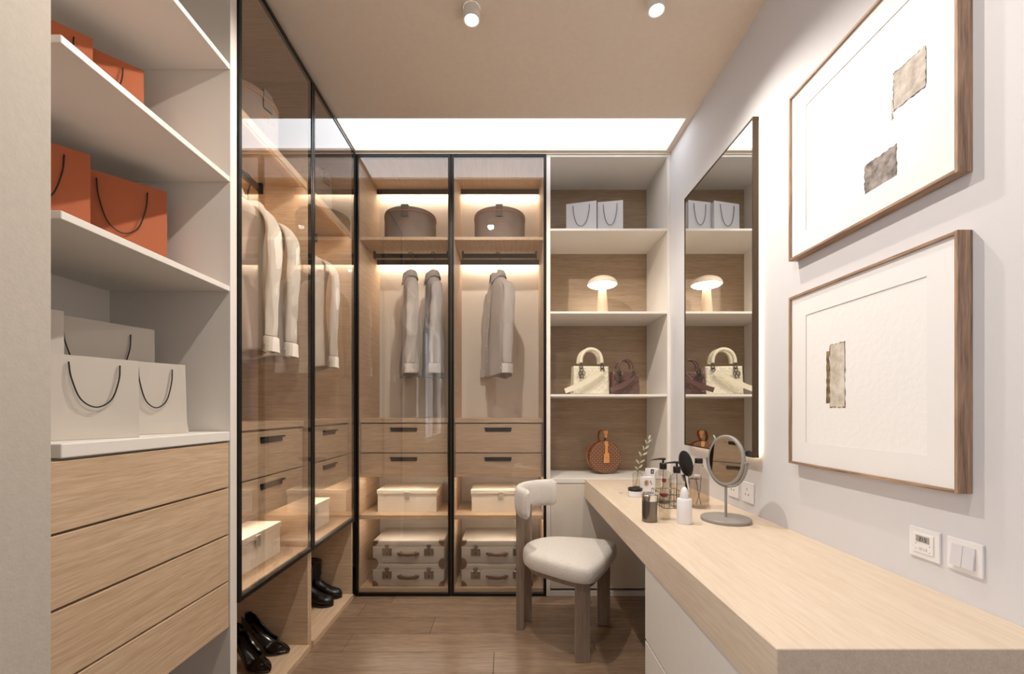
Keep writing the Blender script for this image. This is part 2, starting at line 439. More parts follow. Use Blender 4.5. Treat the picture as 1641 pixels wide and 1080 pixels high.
def rough_rect(y0, y1, z0, z1, amp, seed, n=14):
    rnd = random.Random(seed); P = []
    cs = [(y0,z0),(y1,z0),(y1,z1),(y0,z1)]
    for i in range(4):
        a, c = cs[i], cs[(i+1)%4]
        for k in range(n):
            t = k/n; P.append((a[0]+(c[0]-a[0])*t+rnd.uniform(-amp,amp), a[1]+(c[1]-a[1])*t+rnd.uniform(-amp,amp)))
    return P
def picture(z0, z1, label, patches):
    y0, y1 = 0.937, 1.503
    t = thing('framed_picture', label, 'picture', (1.0, (y0+y1)/2, z0), group='two framed abstract pictures')
    f = 0.008
    x0, x1 = .979, 1.0115
    for nm, m, c in (('frame_side', oak_frame, (y0,y0+f,z0,z1)), ('frame_side', oak_frame, (y1-f,y1,z0,z1)),
                     ('frame_side', oak_frame_y, (y0+f,y1-f,z0,z0+f)), ('frame_side', oak_frame_y, (y0+f,y1-f,z1-f,z1))):
        obj(nm, bx(x0, x1, *c, .0006), m, t, world=True)
    b = BM(); g = 0.069; e = f
    for c in ((y0+e,y0+e+g,z0+e,z1-e), (y1-e-g,y1-e,z0+e,z1-e), (y0+e+g,y1-e-g,z0+e,z0+e+g), (y0+e+g,y1-e-g,z1-e-g,z1-e)):
        box(b, .9862, .9875, *c)
    obj('mat_board', b, paper, t, world=True)
    art = obj('art_print', bx(.9885, .992, y0+e+.01, y1-e-.01, z0+e+.01, z1-e-.01), paper2, t, world=True)
    for k, (me, mi, a, c, d, h, s) in enumerate(patches):
        if me:
            bb = BM(); prism(bb, rough_rect(a, c, d, h, .0022, s), .98795, .9884, 'x'); obj('ink_edge', bb, me, art, world=True)
        bb = BM(); q = .0022 if me else 0; prism(bb, rough_rect(a+q, c-q, d+q, h-q, .0016, s+9), .9875 if me else .98795, .98793 if me else .9884, 'x'); obj('ink_patch', bb, mi, art, world=True)
    return t
picture(1.672, 2.24, 'upper square picture in oak frame with two grey ink patches',
    [(ink_edge, ink_dark, 1.094, 1.193, 1.742, 1.830, 1), (ink_edge, ink_light, 1.016, 1.104, 1.918, 2.016, 2), (None, ink_light, 1.1045, 1.110, 1.90, 1.95, 3)])
picture(0.970, 1.5455, 'lower square picture in oak frame with one narrow sepia patch',
    [(ink_sepia_e, ink_sepia, 1.262, 1.322, 1.161, 1.354, 4), (None, ink_sepia_e, 1.3235, 1.336, 1.175, 1.335, 5)])

# ------------------------------------------------------------ switches and sockets
plastic = mat('white_plastic', srgb(236,234,234), 0.35)
plastic_g = mat('grey_plastic', srgb(214,212,216), 0.35)
lcd = mat('lcd_grey', srgb(160,156,150), 0.3); lcdink = mat('lcd_ink', srgb(52,50,48), 0.5)
def W_(name, bm, m, p, **k): return obj(name, bm, m, p, world=True, **k)
t = thing('thermostat', 'white square thermostat with small grey display on the wall above the desk', 'thermostat', (XR, 1.042, .793))
W_('plate', bx(1.006, 1.0118, 1.004, 1.080, .793, .8655, .001), plastic, t)
pn = W_('control_panel', bx(1.0035, 1.006, 1.0165, 1.068, .806, .853, .0006), plastic, t)
W_('display', bx(1.0028, 1.0035, 1.0255, 1.059, .832, .8475), lcd, t)
# digits 21.5 as segments; the reading direction runs towards the camera (-y)
SEG = {'2':'abged', '1':'bc', '5':'afgcd'}
b = BM()
def digit(ch, y, z, w_, h_):
    th = .0011
    pos = {'a':(0,1,1,0),'g':(0,.5,1,0),'d':(0,0,1,0),'f':(0,.5,0,1),'b':(1,.5,0,1),'e':(0,0,0,1),'c':(1,0,0,1)}
    for s in SEG[ch]:
        px, pz, hz_, vt = pos[s]
        if hz_: box(b, 1.0024, 1.0028, y-w_, y, z+pz*h_-th/2, z+pz*h_+th/2)
        else: box(b, 1.0024, 1.0028, y-px*w_-th/2, y-px*w_+th/2, z+pz*h_, z+pz*h_+h_/2)
digit('2', 1.0495, .8355, .0038, .008); digit('1', 1.0455, .8355, .0038, .008); digit('5', 1.0365, .8355, .0038, .008)
box(b, 1.0024, 1.0028, 1.0385, 1.0397, .8350, .8362)
W_('display_digits', b, lcdink, t)
b = BM()
for (y, z) in ((1.0590,.8265),(1.0245,.8115),(1.059,.8135),(1.0245,.8265)): box(b, 1.0030, 1.0035, y-.0008, y+.0008, z-.0008, z+.0008)
W_('marks', b, lcdink, t)
for y in (1.048, 1.036):
    W_('button', bx(1.0020, 1.0035, y-.004, y+.004, .814, .820, .0005), plastic_g, t)
t = thing('light_switch', 'white double rocker light switch right of the thermostat', 'light switch', (XR, .95, .793))
W_('plate', bx(1.006, 1.0118, .9125, .987, .793, .8655, .001), plastic, t)
for y0, y1 in ((.9255,.9495),(.9505,.9745)):
    b = BM(); prism(b, [(1.0058,.806),(1.0058,.853),(1.0040,.853),(.9985,.806)], y0, y1, 'y')
    W_('rocker', b, plastic_g, t)
def socket(y0, lab):
    t = thing('wall_socket', lab, 'socket', (XR, y0+.043, .768), group='white wall sockets')
    W_('plate', bx(1.004, 1.0118, y0, y0+.086, .768, .851, .0015), plastic, t)
    W_('face', bx(1.003, 1.0042, y0+.012, y0+.074, .780, .840, .0004), plastic, t)
    b = BM(); yc = y0+.043
    box(b, 1.0024, 1.003, yc-.0018, yc+.0018, .818, .828); box(b, 1.0024, 1.003, yc-.013, yc-.009, .797, .804); box(b, 1.0024, 1.003, yc+.009, yc+.013, .797, .804)
    W_('pin_holes', b, black_metal, t)
socket(1.764, 'white wall socket right of the round vanity mirror pole')
socket(1.880, 'white wall socket partly behind the round vanity mirror')

# ------------------------------------------------------------ chair
boucle = None
def boucle_mat():
    m, N, L, B = base('cream_boucle')
    tc = N.new('ShaderNodeTexCoord')
    v = N.new('ShaderNodeTexVoronoi'); v.inputs['Scale'].default_value = 330; L.new(tc.outputs['Object'], v.inputs['Vector'])
    n = N.new('ShaderNodeTexNoise'); n.inputs['Scale'].default_value = 120; L.new(tc.outputs['Object'], n.inputs['Vector'])
    ad = N.new('ShaderNodeMath'); L.new(v.outputs['Distance'], ad.inputs[0]); L.new(n.outputs['Fac'], ad.inputs[1])
    bp = N.new('ShaderNodeBump'); bp.inputs['Strength'].default_value = .55; bp.inputs['Distance'].default_value = .0025
    L.new(ad.outputs[0], bp.inputs['Height']); L.new(bp.outputs['Normal'], B.inputs['Normal'])
    r = N.new('ShaderNodeValToRGB'); e = r.color_ramp.elements; e[0].color = (*srgb(236,230,222),1); e[1].color = (*srgb(212,203,193),1); e[0].position=.2; e[1].position=.8
    L.new(v.outputs['Distance'], r.inputs['Fac']); L.new(r.outputs['Color'], B.inputs['Base Color'])
    B.inputs['Roughness'].default_value = .95; B.inputs['Sheen Weight'].default_value = .3
    return m
boucle = boucle_mat()
ch = thing('dining_chair', 'chair with curved cream boucle backrest, rounded seat and grey-brown slab legs at the desk', 'chair', (.27, 2.23, 0), math.atan2(-.45, .89))
# local: +x front, y across
def slab(cx, cy, ax, w, th, z0, z1, taper=1.0):
    """leg slab, wide axis direction ax (radians)"""
    d = Vector((math.cos(ax), math.sin(ax))); n = Vector((-d.y, d.x)); P = []
    for s, q in ((-1,-1),(1,-1),(1,1),(-1,1)): P.append((cx+d.x*w/2*s+n.x*th/2*q, cy+d.y*w/2*s+n.y*th/2*q))
    b = BM(); prism(b, P, z0, z1); bmesh.ops.bevel(b, geom=b.edges[:], offset=.002, segments=1, affect='EDGES'); return b
for sy in (-1, 1):
    obj('leg', slab(.178, sy*.192, math.radians(62*sy+(0 if sy<0 else 0)) if False else math.radians(27 if sy<0 else 20), .068, .024, 0, .372), oak_leg, ch)
for sy in (-1, 1):
    obj('rear_leg', slab(-.205, sy*.050, math.radians(27), .042, .024, 0, .645), oak_leg, ch)
def seat_outline(grow=0.0, n=60):
    ctrl = [(-.19,0),(-.165,-.10),(-.09,-.175),(.03,-.215),(.13,-.238),(.205,-.236),(.240,-.195),(.250,-.09),(.253,0),
            (.250,.09),(.246,.20),(.212,.242),(.13,.238),(.03,.215),(-.09,.175),(-.165,.10)]
    m = len(ctrl); out = []
    for i in range(m):
        a, b_, c, d = [Vector(ctrl[(i+k-1) % m]) for k in range(4)]
        for j in range(4):
            t = j/4; out.append(0.5*((2*b_)+(c-a)*t+(2*a-5*b_+4*c-d)*t*t+(3*b_-a-3*c+d)*t**3))
    return out
ol = seat_outline()
cz = Vector((.03, 0))
b = BM(); rings = []
for s, z in ((.80,.368),(.94,.369),(.98,.374),(1.0,.388),(1.004,.405),(1.0,.422),(.985,.436),(.95,.446),(.88,.452),(.7,.457),(.4,.459),(.02,.460)):
    rings.append([(cz.x+(p.x-cz.x)*s, p.y*s, z) for p in ol])
loft(b, rings); obj('seat', b, boucle, ch, smooth=True)
b = BM(); loft(b, [[(cz.x+(p.x-cz.x)*s, p.y*s, z) for p in ol] for s, z in ((.78,.342),(.865,.342),(.865,.3695),(.78,.3695))])
obj('seat_frame', b, oak_leg, ch, smooth=True)
# backrest: a band swept on an arc in plan
b = BM(); rings = []
NA = 26; half = math.radians(64); Rr = .212; cx0 = .0
for i in range(NA+1):
    a = -half+2*half*i/NA
    e = abs(i-NA/2)/(NA/2)
    endk = 1.0 if e < .93 else math.sqrt(max(0.02, 1-((e-.93)/.07)**2*.8))
    c = Vector((cx0-Rr*math.cos(a), Rr*1.0*math.sin(a)*1.0, .692)); nrm = Vector((-math.cos(a), math.sin(a), 0))
    ring = []
    for k in range(20):
        q = 2*PI*k/20; cc, ss = math.cos(q), math.sin(q)
        u = math.copysign(abs(cc)**.8, cc)*.024*endk; v = math.copysign(abs(ss)**.62, ss)*.074*(.6+.4*endk)
        ring.append(c+nrm*u+Vector((0,0,v)))
    rings.append(ring)
loft(b, rings); obj('backrest', b, boucle, ch, smooth=True)

# ------------------------------------------------------------ shirts
def cloth(name, col):
    m, N, L, B = base(name)
    tc = N.new('ShaderNodeTexCoord'); wv = N.new('ShaderNodeTexNoise'); wv.inputs['Scale'].default_value = 420
    L.new(tc.outputs['Object'], wv.inputs['Vector'])
    n2 = N.new('ShaderNodeTexNoise'); n2.inputs['Scale'].default_value = 9; n2.inputs['Detail'].default_value = 3; L.new(tc.outputs['Object'], n2.inputs['Vector'])
    bp = N.new('ShaderNodeBump'); bp.inputs['Strength'].default_value = .3; bp.inputs['Distance'].default_value = .001
    b2 = N.new('ShaderNodeBump'); b2.inputs['Strength'].default_value = .25; b2.inputs['Distance'].default_value = .02
    L.new(n2.outputs['Fac'], b2.inputs['Height']); L.new(wv.outputs['Fac'], bp.inputs['Height'])
    L.new(b2.outputs['Normal'], bp.inputs['Normal']); L.new(bp.outputs['Normal'], B.inputs['Normal'])
    B.inputs['Base Color'].default_value = (*col, 1); B.inputs['Roughness'].default_value = .9; B.inputs['Sheen Weight'].default_value = .2
    return m
linen = cloth('cream_linen', srgb(226,214,198)); wool = cloth('taupe_wool', srgb(190,180,172)); wool2 = cloth('grey_wool', srgb(182,175,170))
button_m = mat('button_white', srgb(236,228,214), .3)
def shirt(name, label, cat, loc, rz, m, group, seed=0, slim=1.0):
    t = thing(name, label, cat, loc, rz, group=group); t.scale = (1, slim, .968)
    rnd = random.Random(seed); ph = rnd.uniform(0, 6)
    # body
    lv = [(-.128,.056,.042,0),(-.150,.078,.050,0),(-.175,.115,.056,.0),(-.205,.155,.058,0),(-.235,.166,.058,0),(-.262,.166,.057,.1),
          (-.31,.156,.060,.3),(-.36,.150,.064,.5),(-.43,.148,.068,.7),(-.52,.150,.070,.8),(-.62,.160,.074,1),(-.72,.166,.078,1.1),(-.78,.171,.080,1.2),(-.815,.173,.081,1.3)]
    lv2 = []
    for (p, q) in zip(lv, lv[1:]):
        for k in range(3): lv2.append(tuple(p[i]+(q[i]-p[i])*k/3 for i in range(4)))
    lv2.append(lv[-1]); n = 72; rings = []
    for z, a, bb, g in lv2:
        r = []
        for k in range(n):
            q = 2*PI*k/n; c, s = math.cos(q), math.sin(q)
            x = a*math.copysign(abs(c)**.75, c); y = bb*math.copysign(abs(s)**.8, s)
            fold = g*(.009*math.sin(x*40+ph+z*2)+.003*math.sin(x*85+ph*2-z*4))*(abs(s)**.5)
            hem = 0
            if z < -.77: hem = .018*math.cos(x*14)*((-.77-z)/.045)
            dn = g*noise.noise(Vector((x*13+seed*2.3, (2 if s > 0 else 0), z*6)))*.016
            r.append((x, y+fold*(1 if s > 0 else .8)+dn, z-hem))
        rings.append(r)
    b = BM(); loft(b, rings, caps=(False, False)); body = obj('body', b, m, t, smooth=True)
    sd = body.modifiers.new('thickness', 'SOLIDIFY'); sd.thickness = .003
    # sleeves
    for sx in (-1, 1):
        path = catmull([(.120,0,-.196),(.168,0,-.218),(.200,-.002,-.275),(.206,-.006,-.39),(.204,-.012,-.52),(.203,-.018,-.64),(.205,-.022,-.745)], 5)
        rr = [.022,.036,.044,.046,.043,.040,.036]
        rings = []; nn = 24; L_ = len(path)
        for i, p in enumerate(path):
            f = i/(L_-1)*6; k0 = min(5, int(f)); r = rr[k0]+(rr[k0+1]-rr[k0])*(f-k0)
            tt = (path[min(i+1, L_-1)]-path[max(0, i-1)]).normalized()
            nx = Vector((0,1,0)); bn = tt.cross(nx).normalized()
            ring = []
            for k in range(nn):
                q = 2*PI*k/nn
                wr = 1+.05*math.sin(3*q+i*.35+ph)+.02*math.sin(5*q-i*.5)
                pt = p+nx*(r*1.10*math.cos(q)*wr)+bn*(r*.43*math.sin(q)*wr)
                dv = noise.noise(Vector((pt.x*16*sx+seed*3.1, pt.y*20, pt.z*11)))*.007+noise.noise(Vector((pt.x*45, pt.y*45+seed, pt.z*22)))*.004
                dd = (pt-p).normalized()*dv
                ring.append(((pt.x+dd.x)*sx, pt.y+dd.y, pt.z))
            rings.append(ring)
        b = BM(); loft(b, rings, caps=(True, False)); sl = obj('sleeve', b, m, t, smooth=True)
        e = path[-1]; b = BM(); rings = []
        for z, r in ((0,.040),(-.004,.043),(-.030,.044),(-.062,.046),(-.062,.041),(-.01,.037)):
            rings.append([((e.x+.5*r*math.sin(2*PI*k/nn))*sx, e.y+r*1.12*math.cos(2*PI*k/nn), e.z+z-.003) for k in range(nn)])
        loft(b, rings, caps=(False, False)); cf = obj('cuff', b, m, sl, smooth=True)
        b = BM(); lathe(b, [(.005,0),(.005,.003),(.001,.0035)], 12, (e.x*sx, 0, 0)); b.transform(Matrix.Translation((0, e.y-.052, e.z-.035)) @ Matrix.Rotation(PI/2, 4, 'X'))
        obj('cuff_button', b, button_m, sl)
    # collar, folded over, open at the front
    b = BM(); rows = [(.050,.040,-.128,0),(.052,.042,-.098,0),(.056,.046,-.090,0),(.066,.054,-.100,0),(.082,.066,-.140,.022)]
    rings = []
    for a, bb, z, drop in rows:
        r = []
        for k in range(33):
            q = -PI/2+.20+(2*PI-.40)*k/32
            fr = max(0, -math.sin(q))**3
            r.append((a*math.cos(q)*(1+.10*fr), bb*math.sin(q)-.012*fr, z-drop*fr*1.6-(.012*fr if z < -.095 else .02*fr)))
        rings.append(r)
    loft(b, rings, closed=False); co = obj('collar', b, m, t, smooth=True)
    sd = co.modifiers.new('thickness', 'SOLIDIFY'); sd.thickness = .003
    # placket and buttons on the front
    b = BM(); rings = []
    for i in range(25):
        z = -.15-.655*i/24; f = (z+.128)/(-.687)
        yy = -(.052+.034*min(1, f*1.6))
        g = min(1.2, f*1.6); fold = g*.010
        rings.append([(-.016, yy-fold-.001, z), (.016, yy-fold-.001, z), (.016, yy-fold-.005, z), (-.016, yy-fold-.005, z)])
    loft(b, rings); obj('placket', b, m, t)
    for i in range(6):
        z = -.19-.105*i; f = (z+.128)/(-.687); yy = -(.052+.034*min(1, f*1.6))-min(1.2, f*1.6)*.010-.006
        b = BM(); lathe(b, [(.0055,0),(.0055,.002),(.001,.0026)], 12); b.transform(Matrix.Translation((0, yy, z)) @ Matrix.Rotation(PI/2, 4, 'X'))
        obj('button', b, button_m, t)
    # hanger
    hp = [(0,-.010,.012),(0,-.020,.028),(0,-.010,.043),(0,.008,.045),(0,.022,.030),(0,.016,.002),(0,.004,-.030),(0,0,-.055),(0,0,-.105)]
    b = BM(); tube(b, catmull(hp, 4), .003, 8)
    tube(b, catmull([(-.165,0,-.225),(-.08,0,-.168),(0,0,-.110),(.08,0,-.168),(.165,0,-.225)], 4), .007, 8)
    obj('hanger', b, black_metal, t, smooth=True)
    return t
RZ = 2.175
G1 = 'cream shirts hanging in the left wardrobes'
shirt('hanging_shirt', 'cream linen shirt nearest the open shelving, front one on the left rail', 'shirt', (XL-.22, 1.775, RZ), 0, linen, G1, 1)
shirt('hanging_shirt', 'cream linen shirt directly behind the front one on the left rail', 'shirt', (XL-.22, 1.935, RZ), 0, linen, G1, 2)
shirt('hanging_shirt', 'single cream linen shirt behind the far left glass door', 'shirt', (XL-.22, 2.40, RZ), 0, linen, G1, 3)
G2 = 'coats hanging in the back wardrobes'
shirt('hanging_coat', 'taupe coat hanging left of the two in the corner back wardrobe', 'coat', (-.655, YB+.22, RZ), math.radians(-73), wool, G2, 4, .78)
shirt('hanging_coat', 'grey coat hanging right of the two in the corner back wardrobe', 'coat', (-.504, YB+.22, RZ), math.radians(-73), wool2, G2, 5, .78)
shirt('hanging_coat', 'pale taupe coat hanging alone behind the right back glass door', 'coat', (-.067, YB+.22, RZ), math.radians(-68), wool, G2, 6, .8)

# ------------------------------------------------------------ hat boxes
suede = mat('taupe_suede', srgb(132,116,106), .8, bump=.4, bscale=90, var=.12, vscale=14)
suede_d = mat('taupe_leather_trim', srgb(104,90,82), .6)
orange_th = mat('orange_thread', srgb(205,120,72), .6)
def hatbox(label, loc, rz, first=[None]):
    if first[0]:
        c = copy_tree(first[0]); place(c, loc, rz, label); return c
    t = thing('hat_box', label, 'hat box', loc, rz, group='round taupe hat boxes')
    r = .168; h = .205
    b = BM(); lathe(b, [(r-.004,0),(r,.004),(r,h-.026)], 56); obj('body', b, suede, t, smooth=True)
    b = BM(); lathe(b, [(r+.002,h-.0255),(r+.0025,h-.012),(r-.001,h-.004),(r-.010,h),(.001,h+.002)], 56); obj('lid', b, suede, t, smooth=True)
    b = BM(); lathe(b, [(r+.0005,h-.030),(r+.0032,h-.0290),(r+.0032,h-.0262),(r+.0005,h-.0258)], 56); obj('piping', b, orange_th, t, smooth=True)
    def curved(x0, x1, z0, z1, off, rr=r):
        rings = []
        for k in range(7):
            a = (x0+(x1-x0)*k/6)/rr
            rings.append([((rr+o)*math.sin(a), -(rr+o)*math.cos(a), z) for o, z in ((off[0],z0),(off[1],z0),(off[1],z1),(off[0],z1))])
        bb = BM(); loft(bb, rings); return bb
    cl = obj('clasp', curved(-.022, .022, h-.070, h+.002, (.002,.006)), suede_d, t)
    bb = BM(); box(bb, -.022, .022, -r-.004, -r+.03, h+.001, h+.006, .001); obj('clasp_top', bb, suede_d, cl)
    obj('stitch', curved(-.026, .026, h-.034, h-.030, (.006,.0075)), orange_th, cl)
    # embroidered flourish below the clasp
    bb = BM()
    for pts in ([(-.045,.098),(-.02,.104),(0,.098),(.02,.106),(.046,.098)], [(-.03,.092),(0,.088),(.03,.094)], [(-.008,.115),(.0,.106),(.004,.094),(.0,.084)], [(.004,.112),(.012,.104),(.03,.108)]):
        P = []
        for p in catmull([(q[0], q[1], 0) for q in pts], 5):
            a = p.x/r; P.append((( r+.0006)*math.sin(a), -(r+.0006)*math.cos(a), p.y))
        tube(bb, P, .0009, 5)
    obj('embroidery', bb, orange_th, t)
    first[0] = t; return t
hatbox('round taupe hat box on the top shelf of the back corner wardrobe', (-.652, 2.885, 2.2455), 0)
hatbox('round taupe hat box on the top shelf of the right back wardrobe', (-.055, 2.885, 2.2455), 0)
hatbox('round taupe hat box on the top shelf of the near left wardrobe', (-1.15, 1.80, 2.2455), math.radians(78))
hatbox('round taupe hat box on the top shelf of the far left wardrobe', (-1.15, 2.37, 2.2455), math.radians(78))

# ------------------------------------------------------------ cream storage boxes
boxm = mat('cream_card', srgb(238,228,212), .55)
tabm = mat('grey_tab', srgb(200,192,182), .4, .3)
def storage_box(label, loc, rz, first=[None]):
    if first[0]:
        c = copy_tree(first[0]); place(c, loc, rz, label); return c
    t = thing('storage_box', label, 'box', loc, rz, group='cream lidded storage boxes')
    obj('body', bx(-.19, .19, 0.003, .285, 0, .115, .001), boxm, t)
    obj('lid', bx(-.195, .195, -.002, .290, .1155, .142, .002), boxm, t)
    tb = obj('tab', bx(-.016, .016, -.009, -.002, .083, .132, .002), tabm, t)
    first[0] = t; return t
SB = .5003
storage_box('cream storage box on the low shelf of the back corner wardrobe', (-.652, 2.78, SB), 0)
storage_box('cream storage box on the low shelf right of the middle door frame', (-.045, 2.78, SB), 0)
storage_box('cream storage box at the bottom of the near left wardrobe', (-1.05, 1.80, SB), PI/2)
storage_box('cream storage box at the bottom of the far left wardrobe', (-1.05, 2.345, SB), PI/2)

# ------------------------------------------------------------ suitcases
case_m = mat('beige_suitcase_fabric', srgb(196,188,176), .6, bump=.2, bscale=300)
edge_m = mat('pale_piping', srgb(222,214,200), .5)
leather = mat('brown_leather', srgb(104,72,52), .5, bump=.2, bscale=150)
def suitcase(label, loc, first=[None]):
    if first[0]:
        c = copy_tree(first[0]); place(c, loc, 0, label); return c
    t = thing('suitcase', label, 'suitcase', loc, 0, group='vintage beige suitcases')
    w2, d, h = .225, .31, .142; s = .098
    obj('body', bx(-w2, w2, 0, d, 0, s, .004, 2), case_m, t, smooth=True)
    obj('lid', bx(-w2, w2, 0, d, s+.002, h, .005, 2), case_m, t, smooth=True)
    obj('piping', bx(-w2-.0015, w2+.0015, -.0015, d, s-.001, s+.003), edge_m, t)
    for x in (-w2, w2):
        for z, up in ((0, 1), (h, -1)):
            P = [(x, z)]; q = -1 if x > 0 else 1
            for k in range(9):
                a = PI/2*k/8; P.append((x+q*.034*math.cos(a), z+up*.034*math.sin(a)))
            b = BM(); prism(b, P, -.004, .034, 'y'); c = obj('corner_guard', b, leather, t)
            b = BM()      # studs: small squares on the front
            for k in range(5):
                a = PI/2*(k+.5)/5; px, pz = x+q*.028*math.cos(a), z+up*.028*math.sin(a)
                box(b, px-.0018, px+.0018, -.0055, -.004, pz-.0018, pz+.0018)
            obj('studs', b, steel, c)
    for x in (-.135, .13):
        l = obj('lock_plate', bx(x-.030, x+.030, -.006, -.0016, .048, s-.004, .001), steel, t)
        b = BM(); box(b, x-.010, x+.010, -.009, -.002, s-.020, s+.016, .002)
        prism(b, [(x+.016*math.cos(2*PI*k/16), s+.013+.0085*math.sin(2*PI*k/16)) for k in range(16)], -.0085, -.0052, 'y')
        obj('latch', b, steel, l)
        b = BM(); box(b, x-.0025, x+.0025, -.0065, -.006, .056, .068); obj('keyhole', b, black_metal, l)
    P = catmull([(-.070,-.008,.066),(-.048,-.018,.062),(0,-.022,.058),(.048,-.018,.062),(.070,-.008,.066)], 5)
    n = len(P); b = BM(); tube(b, P, [.004+.009*min(1, 6*min(i, n-1-i)/(n-1))-.003*math.sin(PI*i/(n-1)) for i in range(n)], 10, flat=(.6,1))
    hd = obj('handle', b, leather, t, smooth=True)
    for x in (-.048, .048): obj('handle_ring', bx(x-.004, x+.004, -.022, -.0018, .046, .078, .001), steel, hd)
    first[0] = t; return t
suitcase('beige suitcase, lower of the stack in the back corner wardrobe', (-.629, 2.722, .0455))
suitcase('beige suitcase, upper of the stack in the back corner wardrobe', (-.629, 2.722, .190))
suitcase('beige suitcase, lower of the stack half hidden by the chair', (-.069, 2.722, .0455))
suitcase('beige suitcase, upper of the stack half hidden by the chair', (-.069, 2.722, .190))

# ------------------------------------------------------------ paper bags
bag_or = mat('orange_paper', srgb(180,98,60), .7); bag_wh = mat('offwhite_paper', srgb(204,195,184), .7)
bag_gr = mat('pale_grey_paper', srgb(204,202,204), .7); cord_m = mat('black_cord', srgb(30,26,24), .7)
def paper_bag(label, grp, Rc, ang, Wd, Hh, dp, z, m, hz=.12, gus=.0, drop=.40):
    """Rc = front right corner as seen from the room, ang = direction of the front from right to left"""
    d = Vector((math.cos(ang), math.sin(ang)))
    # local x runs from the left end to the right end, local -y is the front
    rz = math.atan2(-d.y, -d.x)
    cxy = Vector(Rc)+d*Wd/2
    t = thing('shopping_bag', label, 'shopping bag', (cxy.x, cxy.y, z), rz, group=grp)
    w2 = Wd/2; cr = .17*Hh; p = .0012
    b = BM()
    # open-topped bag body: outer rings then the inner wall
    def ring(x, y0, y1, zz, g=0): return [(-x, y0, zz), (x, y0, zz), (x-g, (y0+y1)/2, zz), (x, y1, zz), (-x, y1, zz), (-x+g, (y0+y1)/2, zz)]
    rings = [ring(w2+gus, 0, dp, 0), ring(w2+gus*.4, 0.0, dp, cr), ring(w2, .003, dp-.003, Hh, .012),
             ring(w2-p, .003+p, dp-.003-p, Hh, .012), ring(w2-p, p, dp-p, cr), ring(w2-p, p, dp-p, .002)]
    loft(b, rings); obj('body', b, m, t)
    # a fold line near the bottom: the folded flap stands proud
    obj('bottom_fold', bx(-w2-gus*.35, w2+gus*.35, -.0012, .0, .001, cr), m, t)
    for yy, nm in ((-.002, 1), (dp+.002, 0)):
        hw = Wd*.27; zt_ = Hh*.92; zb = zt_-Hh*drop
        P = catmull([(-hw, yy+.001, zt_), (-hw*.93, yy-.002, zt_-.35*(zt_-zb)), (-hw*.6, yy-.004, zb+.18*(zt_-zb)), (0, yy-.004, zb), (hw*.6, yy-.004, zb+.18*(zt_-zb)), (hw*.93, yy-.002, zt_-.35*(zt_-zb)), (hw, yy+.001, zt_)], 5)
        if nm: 
            bb = BM(); tube(bb, P, .0017, 6); obj('handle', bb, cord_m, t, smooth=True)
    return t
A47 = math.atan2(-.74, -.67)
GO = 'orange shopping bags on the left shelving'; GW = 'off-white shopping bags on the left counter'
paper_bag('orange shopping bag on the second shelf, right one next to the white side panel', GO, (-1.100,1.390), A47, .215, .282, .06, 1.5772, bag_or, drop=.52)
paper_bag('orange shopping bag on the second shelf, cut off by the beige wall', GO, (-1.154,1.190), A47, .22, .282, .05, 1.5772, bag_or, drop=.52)
paper_bag('orange shopping bag on the top shelf, right one of the pair', GO, (-1.150,1.360), A47, .215, .276, .05, 1.9507, bag_or, drop=.45)
paper_bag('orange shopping bag on the top shelf, left one at the beige wall', GO, (-1.198,1.243), A47, .17, .276, .034, 1.9507, bag_or, drop=.45)
AC = math.atan2(-.135, -.060)
paper_bag('low off-white shopping bag at the beige wall, front one on the left counter', GW, (-.978,1.142), AC, .182, .202, .06, 1.0812, bag_wh, gus=.0, drop=.53)
paper_bag('low off-white shopping bag nearest the white side panel on the counter', GW, (-1.012,1.352), math.atan2(-.108,-.067), .155, .214, .06, 1.0812, bag_wh, gus=.009, drop=.55)
paper_bag('tall off-white shopping bag standing behind the low ones on the counter', GW, (-1.135,1.385), math.atan2(-.216,-.07), .30, .330, .08, 1.0812, bag_wh, gus=.004, drop=.45)
paper_bag('tall off-white shopping bag at the beige wall behind the low ones', GW, (-1.104,1.072), AC, .15, .318, .07, 1.0812, bag_wh, drop=.3)
GG = 'pale grey shopping bags on the bookcase'
paper_bag('pale grey shopping bag on the top bookcase shelf, left one', GG, (.586,2.85), math.atan2(.05,-.19), .20, .258, .06, 2.2885, bag_gr, drop=.55)
paper_bag('pale grey shopping bag on the top bookcase shelf, right one', GG, (.760,2.843), math.atan2(.034,-.17), .165, .258, .06, 2.2885, bag_gr, drop=.55)

